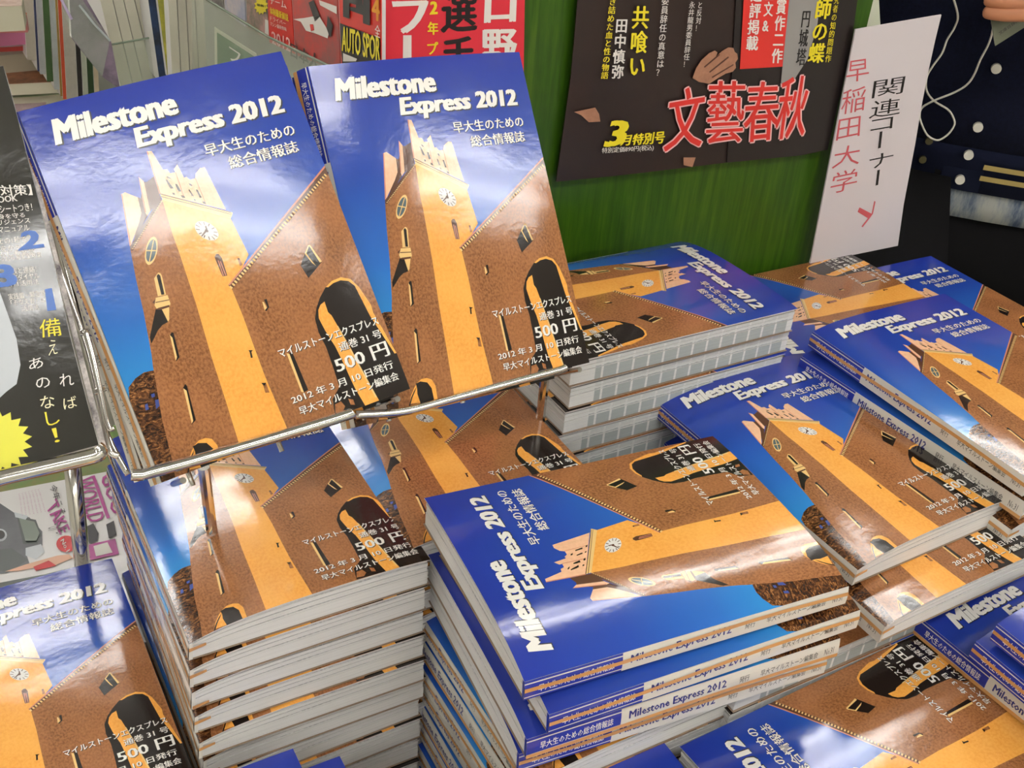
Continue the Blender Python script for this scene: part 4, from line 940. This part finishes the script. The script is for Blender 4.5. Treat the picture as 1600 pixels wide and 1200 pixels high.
MB().tube(pq([(124, 8), (146, 36), (172, 64)], NV, 1.213), .0012, 6).build('sheet_edge', [mat('pale_edge', rgb(190, 196, 200), rough=.3)], MB_s)
# upright spines further left
SP = [(36, 50, rgb(196, 188, 172), 'cream'), (51, 55, rgb(40, 50, 88), 'thin navy'), (55, 64, rgb(178, 180, 180), 'pale grey'), (65, 75, rgb(66, 96, 50), 'green'), (76, 84, rgb(176, 182, 182), 'pale blue-grey'), (85, 89, rgb(150, 120, 50), 'ochre'), (89, 95, rgb(200, 76, 40), 'orange-red'), (95, 112, rgb(186, 180, 168), 'wide beige'), (113, 120, rgb(34, 28, 26), 'black'), (121, 128, rgb(186, 190, 172), 'pale green-white'), (129, 138, rgb(44, 70, 36), 'dark green'), (139, 146, rgb(206, 188, 160), 'cream and red')]
for k, (a, b_, c_, nm) in enumerate(SP):
    bot = 60 + (a-36)*1.0
    y1 = min(150, 34+(a-36)*1.15)
    upright([(a, -25), (b_, -26), (b_+5+y1*.05, y1+60), (a+5+y1*.05, y1+60)], 1.62-.004*k, .12, mat('spine_'+nm, c_, rough=.45, noise=(tuple(x*.6 for x in c_[:3])+(1,), 25.0, .5)), '%s upright book spine in the row behind the leaning magazine' % nm, None)
its = [('e', nm) for nm in ()]
# flat books with spines forward, stepped towards the viewer
def flatbook(pts_top, z, th, m, label, mside=None, items=None, mats=None, group='flat books at the top left'):
    Q = [at_z(px, py, z) for px, py in pts_top]; root = empty('book', sum(Q, Vector())/len(Q)-Vector((0, 0, th)), label, 'book', group); upd()
    MB().slab(Q, Vector((0, 0, -.0008)), 0, 0).build('cover', [m], root)
    ce = sum(Q, Vector())/len(Q)
    MB().slab([p+(ce-p)*.01-Vector((0, 0, .001)) for p in Q], Vector((0, 0, -th)), 0, 0).build('page_block', [mside or M_pages], root)
    if items:
        V = []; Fc = []; mi = []
        for s, q, mm, bd in items:
            v, f = text_quad(s, [at_z(px, py, z+.0007) for px, py in q], bd); o = len(V); V += v; Fc += [tuple(i+o for i in g) for g in f]; mi += [mm]*len(f)
        b = MB(); b.v = V; b.f = Fc; b.m = mi; b.build('cover_print', mats, root)
M_cream = mat('cream_spine', rgb(206, 200, 176), rough=.4)
flatbook([(-60, -4), (36, -8), (34, 8), (-60, 12)], 1.02, .03, printm('fb0', rgb(214, 190, 176), rgb(160, 110, 90)), 'pale book at the back of the flat row, top left corner', M_cream)
flatbook([(-60, 18), (16, 16), (42, 20), (40, 25), (-60, 27)], 0.99, .02, printm('fb1', rgb(200, 50, 50), rgb(226, 180, 90), 60), 'red-covered flat book in the top left row', mat('spine_rose', rgb(214, 130, 130), rough=.4))
flatbook([(-60, 38), (42, 32), (50, 44), (-60, 52)], 0.955, .02, printm('fb2', rgb(220, 150, 160), rgb(170, 60, 130), 50), 'pink-covered flat book in the top left row', mat('spine_mauve', rgb(206, 120, 160), rough=.4))
flatbook([(-60, 58), (52, 40), (71, 70), (-60, 76)], 0.925, .006, printm('fb3', rgb(168, 156, 176), rgb(200, 110, 90), 34), 'lilac illustrated flat book in the top left row', mat('spine_red2', rgb(190, 60, 50), rough=.4))
flatbook([(-60, 80), (86, 72), (88, 80), (-60, 92)], 0.905, .034, mat('fb4', rgb(206, 204, 180), rough=.4), 'thick cream flat book with black block on its spine', M_cream, items=None)
flatbook([(-60, 108), (100, 102), (112, 126), (-60, 134)], 0.88, .016, printm('fb5', rgb(206, 140, 96), rgb(60, 46, 38), 22), 'flat book with orange and black picture cover', M_cream, items=[('新書', [(86, 106), (102, 104), (110, 124), (94, 126)], 0, .03)], mats=[ink_wht])
flatbook([(-60, 132), (126, 124), (134, 142), (60, 150), (-60, 156)], 0.855, .012, printm('fb6', rgb(206, 196, 190), rgb(130, 190, 60), 16, .7), 'pale flat book with a lime green stripe', M_cream)
flatbook([(-60, 112), (20, 128), (74, 144), (70, 172), (-60, 200)], 0.845, .02, printm('fb7', rgb(206, 186, 186), rgb(186, 140, 160), 60), 'pale pink printed flat book nearest the leaning magazines', M_cream)
blk = empty('black_tag', at_z(20, 92, .89), 'small black tag on the cream spine of the thick flat book', 'tag'); upd()
p_ = [at_z(14, 83, .897), at_z(24, 82, .897)]; MB().slab([p_[0], p_[1], p_[1]+Vector((0, 0, -.02)), p_[0]+Vector((0, 0, -.02))], NV*.001, 0, 0).build('plate', [ink_blk], blk)
# low table that carries the flat books
lt = empty('book_table', at_z(-60, 90, .0), 'low white table under the flat books at the top left', 'table'); upd()
b = MB().box((0, 0, 0), (.9, .9, .04)); o = mk('table_top', b.v, b.f, M_cloth, lt); o.matrix_world = Matrix.Translation((at_z(10, 60, .79)-SV*.32)) @ Matrix.Rotation(R(32), 4, 'Z')
for sx in (-.4, .4):
    for sy in (-.4, .4):
        b = MB().box((0, 0, 0), (.05, .05, .77)); o = mk('leg', b.v, b.f, M_cloth, lt); o.matrix_world = Matrix.Translation((at_z(10, 60, .79)-SV*.32)+SV*sx+NV*sy+Vector((0, 0, -.4))) @ Matrix.Rotation(R(32), 4, 'Z')
# small leaflet below the white sign
lf = empty('leaflet', at_z(1360, 420, .93), 'small printed leaflet standing below the white sign', 'leaflet'); upd()
MB().slab(pq([(1328, 404), (1388, 385), (1382, 425), (1328, 440)], NV, BC+.10), NV*.001, 0, 0).build('sheet', [printm('leaflet_print', rgb(214, 208, 190), rgb(80, 50, 50), 120.0, .9)], lf)
# ------------------------------------------------------------------ people
M_skin = mat('skin', rgb(206, 138, 100), rough=.5); M_jacket = mat('navy_wool', rgb(16, 18, 34), rough=.95, spec=.15, noise=(rgb(24, 28, 50), 220.0, .6), bump=(900.0, .3))
M_dark = mat('black_cloth', rgb(14, 13, 14), rough=.9, spec=.15); M_gold = mat('gold_rib_stripe', rgb(172, 150, 92), rough=.8, spec=.2); M_snap = mat('pearl_snap', rgb(224, 218, 204), rough=.3)
M_hair = mat('black_hair', rgb(20, 16, 14), rough=.5)
def f_denim(T, b):
    tc = T.n('ShaderNodeTexCoord'); mp = T.n('ShaderNodeMapping', Vector=tc.outputs['Object']); mp.inputs['Scale'].default_value = (1, 1, .25)
    n1 = T.n('ShaderNodeTexNoise', Vector=mp.outputs[0], Scale=60.0, Detail=5.0, Roughness=.7)
    T.put(b.inputs['Base Color'], T.ramp(n1.outputs[0], [(.35, rgb(70, 84, 110)), (.5, rgb(140, 146, 150)), (.62, rgb(168, 168, 162))]))
M_denim = mat('washed_denim', rough=.85, fn=f_denim)
def skinned(name, J, E_, m, parent, sub=2):
    me = bpy.data.meshes.new(name); me.from_pydata([j[:3] for j in J], E_, [])
    o = link(name, me, parent); o.modifiers.new('Skin', 'SKIN'); 
    for i, j in enumerate(J):
        s = me.skin_vertices[0].data[i]; s.radius = (j[3], j[4] if len(j) > 4 else j[3]); s.use_root = (i == 0)
    md = o.modifiers.new('Sub', 'SUBSURF'); md.levels = sub; md.render_levels = sub
    me.materials.append(m); o.modifiers['Skin'].use_smooth_shade = True
    upd(); dg = bpy.context.evaluated_depsgraph_get(); m2 = bpy.data.meshes.new_from_object(o.evaluated_get(dg)); o.modifiers.clear(); o.data = m2; m2.name = name
    if not m2.materials: m2.materials.append(m)
    return o
def loft(name, rings, m, parent, n=40, open_=None):
    v = []; f = []
    for (z, a, bb, cx, cy) in rings:
        for k in range(n):
            t = 6.28318*k/n; c_, s_ = math.cos(t), math.sin(t); e = 2/2.5
            v.append((cx+a*abs(c_)**e*(1 if c_ > 0 else -1), cy+bb*abs(s_)**e*(1 if s_ > 0 else -1), z))
    for i in range(len(rings)-1):
        for k in range(n): a_ = i*n+k; b2 = i*n+(k+1) % n; f.append((a_, b2, b2+n, a_+n))
    f += [tuple(reversed(range(n))), tuple((len(rings)-1)*n+k for k in range(n))]
    return mk(name, v, f, m, parent, smooth=True)
def head_of(parent, x, y, z, yaw=0, hair=M_hair):
    h = empty_child = None
    J = [(0, 0, 0, .055, .06), (0, -.005, .07, .078, .092), (0, 0, .15, .078, .098), (0, .01, .20, .05, .06)]
    o = skinned('head', [(x+j[0], y+j[1], z+j[2])+tuple(j[3:]) for j in J], [(0, 1), (1, 2), (2, 3)], M_skin, parent)
    skinned('hair', [(x, y+.02, z+.20, .075, .085), (x, y+.045, z+.13, .085, .08), (x, y+.055, z+.03, .07, .05)], [(0, 1), (1, 2)], hair, parent)
    b = MB()
    for sx in (-1, 1): b.box((x+sx*.032, y-.088, z+.105), (.024, .008, .012))
    mk('eyes', b.v, b.f, M_dark, parent)
    b = MB(); b.add([(x-.013, y-.088, z+.06), (x+.013, y-.088, z+.06), (x, y-.115, z+.064), (x, y-.09, z+.11)], [(0, 1, 2), (1, 3, 2), (3, 0, 2)]); mk('nose', b.v, b.f, M_skin, parent)
    b = MB().box((x, y-.086, z+.03), (.045, .008, .009)); mk('mouth', b.v, b.f, mat('lips', rgb(160, 84, 76), rough=.5), parent)
px_ = ray(1519, 300); PX = EYE+px_*(1.42/px_.y); PYAW = -14
per = empty('person', (PX.x, PX.y, 0), 'person in navy varsity jacket with gold rib stripes, reading a small book', 'person')
per.rotation_euler = (0, 0, R(PYAW)); upd()
PN = Vector((math.sin(R(PYAW))*-1, math.cos(R(PYAW)), 0)); pf = (per.matrix_world @ Vector((0, -.168, 1.0))).dot(PN); hp = pf-.10
inv = per.matrix_world.inverted()
def W(px, py, d_): return inv @ on(px, py, PN, hp+d_)
WR = W(1712, -14, .012); WR = (WR.x, WR.y, WR.z); LW = (-.13, -.26, 1.29)
body = skinned('body', [(0, 0, .92, .15, .105), (0, 0, 1.10, .13, .10), (0, 0, 1.30, .16, .11), (0, 0, 1.42, .08, .07), (0, .0, 1.50, .052, .055), (0, -.01, 1.56, .05, .055),
  (-.095, 0, .84, .09), (-.105, 0, .5, .066), (-.11, .01, .10, .042), (-.115, -.12, .035, .035), (.095, 0, .84, .09), (.11, 0, .5, .066), (.12, .01, .10, .042), (.13, -.12, .035, .035),
  (-.18, 0, 1.37, .04), (-.265, -.02, 1.10, .03), LW+(.024,), (.18, 0, 1.37, .04), (.265, -.02, 1.10, .03), WR+(.024,)],
  [(0, 1), (1, 2), (2, 3), (3, 4), (4, 5), (0, 6), (6, 7), (7, 8), (8, 9), (0, 10), (10, 11), (11, 12), (12, 13), (2, 14), (14, 15), (15, 16), (2, 17), (17, 18), (18, 19)], M_skin, per)
head_of(per, 0, -.02, 1.56)
skinned('trousers', [(0, 0, .90, .165, .12), (-.10, 0, .82, .10), (-.115, 0, .48, .078), (-.125, .01, .08, .062), (.10, 0, .82, .10), (.12, 0, .48, .078), (.13, .01, .08, .062)], [(0, 1), (1, 2), (2, 3), (0, 4), (4, 5), (5, 6)], M_dark, per)
for sx in (-1, 1):
    b = MB().box((sx*.125, -.06, .04), (.095, .27, .08)); mk('shoe', b.v, b.f, M_dark, per)
RG = [(.914, .215, .145, 0, 0), (.955, .225, .150, 0, 0), (.972, .235, .158, 0, 0), (1.02, .235, .16, 0, 0), (1.15, .225, .155, 0, 0), (1.30, .225, .145, 0, 0), (1.40, .19, .12, 0, 0), (1.46, .09, .09, 0, .01)]
loft('denim_shirt', [(.877, .205, .138, 0, 0), (.90, .207, .139, 0, 0), (.95, .205, .137, 0, 0)], M_denim, per)
loft('jacket', RG[2:], M_jacket, per, 56); loft('hem_rib', RG[:3], mat('navy_rib', rgb(20, 24, 44), rough=.95, spec=.15), per, 56)
def surf(x, z, off=.002):
    for i in range(len(RG)-1):
        if RG[i][0] <= z <= RG[i+1][0] or i == len(RG)-2:
            t = (z-RG[i][0])/(RG[i+1][0]-RG[i][0]); a = RG[i][1]*(1-t)+RG[i+1][1]*t+off; bb = RG[i][2]*(1-t)+RG[i+1][2]*t+off; break
    return Vector((x, -bb*max(0, 1-abs(x/a)**2.5)**(1/2.5), z))
def patch(name, x0, x1, z0, z1, m, off=.002, sl=0):
    n = 14; v = []; f = []
    for k in range(n+1):
        x = x0+(x1-x0)*k/n
        for zz in (z0, z1): v.append(surf(x, zz+sl*(x-x0), off))
    f = [(2*k, 2*k+2, 2*k+3, 2*k+1) for k in range(n)]
    return mk(name, v, f, m, per)
XP = -.062
patch('black_top', -.19, -.052, .874, .93, M_dark, .003)
patch('placket', XP-.002, XP+.045, .916, 1.36, mat('navy_placket', rgb(18, 22, 40), rough=.95, spec=.15), .004)
patch('opening', XP-.010, XP-.003, .916, 1.36, M_dark, .003)
for z0 in (.932, .9465):
    patch('hem_stripe', XP+.042, .21, z0, z0+.0065, M_gold, .003); patch('hem_stripe', -.21, XP-.05, z0+.012, z0+.0185, M_gold, .006, -.25)
for z_ in (.930, .964, 1.0, 1.069, 1.14, 1.21, 1.28):
    p = surf(XP+.02, z_, .006); MB().tube([per.matrix_world @ (p+Vector((0, .003, 0))), per.matrix_world @ (p-Vector((0, .003, 0)))], .0056, 16).build('snap_button', M_snap, per)
for z_ in (.945, .972):
    p = surf(XP-.028, z_, .004); MB().tube([per.matrix_world @ (p+Vector((0, .003, 0))), per.matrix_world @ (p-Vector((0, .002, 0)))], .0044, 14).build('snap_socket', mat('brass', rgb(120, 112, 78), rough=.35, metal=.8), per)
for sx, wr in ((-1, LW), (1, WR)):
    el = Vector((sx*.265, -.02, 1.10)); cu_ = el.lerp(Vector(wr), .86)
    skinned('sleeve', [(sx*.19, 0, 1.385, .082), tuple(el)+(.062,), tuple(cu_)+(.042,)], [(0, 1), (1, 2)], M_jacket, per)
lw = Vector(LW); hu = Vector((.35, -.25, .9)).normalized(); hx = Vector((.9, 0, -.35)).normalized()
skinned('palm', [tuple(lw-hu*.03)+(.024, .02), tuple(lw)+(.026, .02), tuple(lw+hu*.045)+(.038, .016), tuple(lw+hu*.085)+(.034, .013)], [(0, 1), (1, 2), (2, 3)], M_skin, per)
for k, (dx, ln) in enumerate([(-.030, .052), (-.010, .060), (.010, .056), (.029, .044)]):
    b0 = lw+hu*.062+hx*dx; skinned('finger', [tuple(b0)+(.0095,), tuple(b0+hu*ln*.55+Vector((0, -.008, 0)))+(.0088,), tuple(b0+hu*ln+Vector((0, -.024, 0)))+(.007,)], [(0, 1), (1, 2)], M_skin, per)
b0 = lw+hu*.02+hx*.03; skinned('thumb', [tuple(lw+hu*.0+hx*.0)+(.013,), tuple(b0)+(.0125,), tuple(b0+hx*.028+hu*.018+Vector((0, -.012, 0)))+(.010,), tuple(b0+hx*.035+hu*.045+Vector((0, -.02, 0)))+(.008,)], [(0, 1), (1, 2), (2, 3)], M_skin, per)
# earphone cord on the jacket front
cp = [(1480, -30), (1496, 20), (1492, 42), (1480, 62), (1472, 83), (1457, 104), (1448, 121), (1448, 142), (1460, 158), (1482, 172), (1491, 188), (1490, 198), (1480, 211), (1465, 219), (1450, 212), (1441, 196), (1437, 181), (1441, 168), (1460, 157), (1490, 145), (1510, 133), (1522, 117), (1532, 93), (1545, 68), (1552, 40), (1556, -20)]
PN = Vector((math.sin(R(PYAW))*-1, math.cos(R(PYAW)), 0)); pf = (per.matrix_world @ Vector((0, -.168, 1.0))).dot(PN)
ec = empty('earphone_cord', on(1465, 219, PN, pf), 'white earphone cord looping over the navy jacket', 'cord'); upd()
MB().tube(smooth_pts([on(a, b_, PN, pf-.004*(k > 17)) for k, (a, b_) in enumerate(cp)], 6), .0012, 8).build('cord', M_snap, ec, smooth=True)
# book held in the hand
hp = pf-.10
bk = empty('book', on(1560, 30, PN, hp), 'small pale book held in the hand of the person in the navy jacket', 'book'); upd()
A_, B_, C_, D_ = on(1533, 4, PN, hp), on(1555, 72, PN, hp), on(1547, 70, PN, hp+.012), on(1524, 2, PN, hp+.012)
sp_ = [on(1534, -60, PN, hp), on(1555, 72, PN, hp), on(1640, 18, PN, hp+.03), on(1640, -90, PN, hp+.03)]
MB().slab(sp_, PN*.001, 0, 0).build('cover', [mat('book_sage', rgb(112, 116, 92), rough=.5, noise=(rgb(92, 96, 78), 40, .5))], bk)
MB().slab([p+PN*.0015 for p in sp_], PN*.011, 0, 0).build('page_block', [mat('paper_side', rgb(178, 178, 160), rough=.6)], bk)
v, f = text_quad('文庫目録新刊案内', [on(1560, 50, PN, hp-.001), on(1610, 16, PN, hp+.014), on(1612, 20, PN, hp+.014), on(1562, 55, PN, hp-.001)], 0); b = MB(); b.v = v; b.f = f; b.m = [0]*len(f); b.build('lettering', [ink_blk], bk)
def finger_(P, r): return [tuple(p)+(q,) for p, q in zip(P, r)]
hand = []; E_ = []
wd = (W(1650, -8, -.004)-Vector(WR)).normalized(); palm = [Vector(WR)-wd*.045, Vector(WR)+wd*.0, W(1640, -8, -.004), W(1616, -8, -.006)]
hand = [tuple(palm[0])+(.024, .021), tuple(palm[1])+(.026, .02), tuple(palm[2])+(.036, .016), tuple(palm[3])+(.030, .012)]; E_ = [(0, 1), (1, 2), (2, 3)]
skinned('palm', hand, E_, M_skin, per, 2)
for (pts) in ([(1636, 12), (1610, 20), (1570, 22), (1534, 18)], [(1636, 0), (1610, 2), (1570, 3), (1536, -1)], [(1636, -14), (1610, -16), (1575, -17), (1545, -18)], [(1638, -26), (1615, -34), (1585, -36), (1560, -36)]):
    Pp = [W(a, b_, -.010-(.004 if k in (1, 2) else 0)) for k, (a, b_) in enumerate(pts)]
    skinned('finger', [tuple(p)+(r_,) for p, r_ in zip(Pp, (.0105, .0095, .0085, .0070))], [(0, 1), (1, 2), (2, 3)], M_skin, per, 2)
Pp = [W(1660, 10, .02), W(1630, 30, .03), W(1600, 20, .03)]; skinned('thumb', [tuple(p)+(r_,) for p, r_ in zip(Pp, (.012, .011, .009))], [(0, 1), (1, 2)], M_skin, per, 2)
# second person in olive, behind to the right
r_ = ray(1690, 440); P3 = EYE+r_*(1.85/r_.y)
M_olive = mat('olive_cloth', rgb(58, 60, 36), rough=.9, spec=.15)
pe2 = empty('person', (P3.x, P3.y, 0), 'person in olive trousers at the right edge beside the dark trousers', 'person'); pe2.rotation_euler = (0, 0, R(-30)); upd()
skinned('body', [(0, 0, .95, .10, .08), (0, 0, 1.25, .12, .08), (0, 0, 1.45, .06), (0, 0, 1.58, .05), (-.2, 0, 1.38, .04), (-.27, .02, 1.1, .03), (-.28, -.05, .86, .024), (.2, 0, 1.38, .04), (.27, .02, 1.1, .03), (.28, -.05, .86, .024), (-.12, -.05, .46, .05), (-.125, 0, .08, .035), (.12, 0, .46, .05), (.13, .01, .08, .035), (-.10, -.02, .80, .06), (.10, 0, .80, .06)],
  [(0, 1), (1, 2), (2, 3), (1, 4), (4, 5), (5, 6), (1, 7), (7, 8), (8, 9), (0, 14), (14, 10), (10, 11), (0, 15), (15, 12), (12, 13)], M_skin, pe2)
head_of(pe2, 0, -.02, 1.56)
skinned('trousers', [(0, 0, .93, .15, .12), (-.10, -.02, .80, .10), (-.12, -.05, .46, .08), (-.125, .0, .08, .062), (.10, 0, .80, .10), (.12, 0, .46, .078), (.13, .01, .08, .062)], [(0, 1), (1, 2), (2, 3), (0, 4), (4, 5), (5, 6)], M_olive, pe2)
loft('coat', [(.80, .20, .15, 0, 0), (.95, .205, .15, 0, 0), (1.2, .205, .14, 0, 0), (1.36, .19, .12, 0, 0), (1.46, .08, .08, 0, .01)], M_dark, pe2)
skinned('coat_sleeves', [(0, 0, 1.30, .10, .08), (0, 0, 1.34, .10, .08), (0, 0, 1.40, .08), (-.21, 0, 1.38, .07), (-.27, .02, 1.1, .055), (-.28, -.05, .92, .045), (.21, 0, 1.38, .07), (.27, .02, 1.1, .055), (.28, -.05, .92, .045)], [(0, 1), (1, 2), (1, 3), (3, 4), (4, 5), (1, 6), (6, 7), (7, 8)], M_dark, pe2)
for sx in (-1, 1): b = MB().box((sx*.125, -.06, .04), (.095, .27, .08)); mk('shoe', b.v, b.f, M_dark, pe2)
upd()
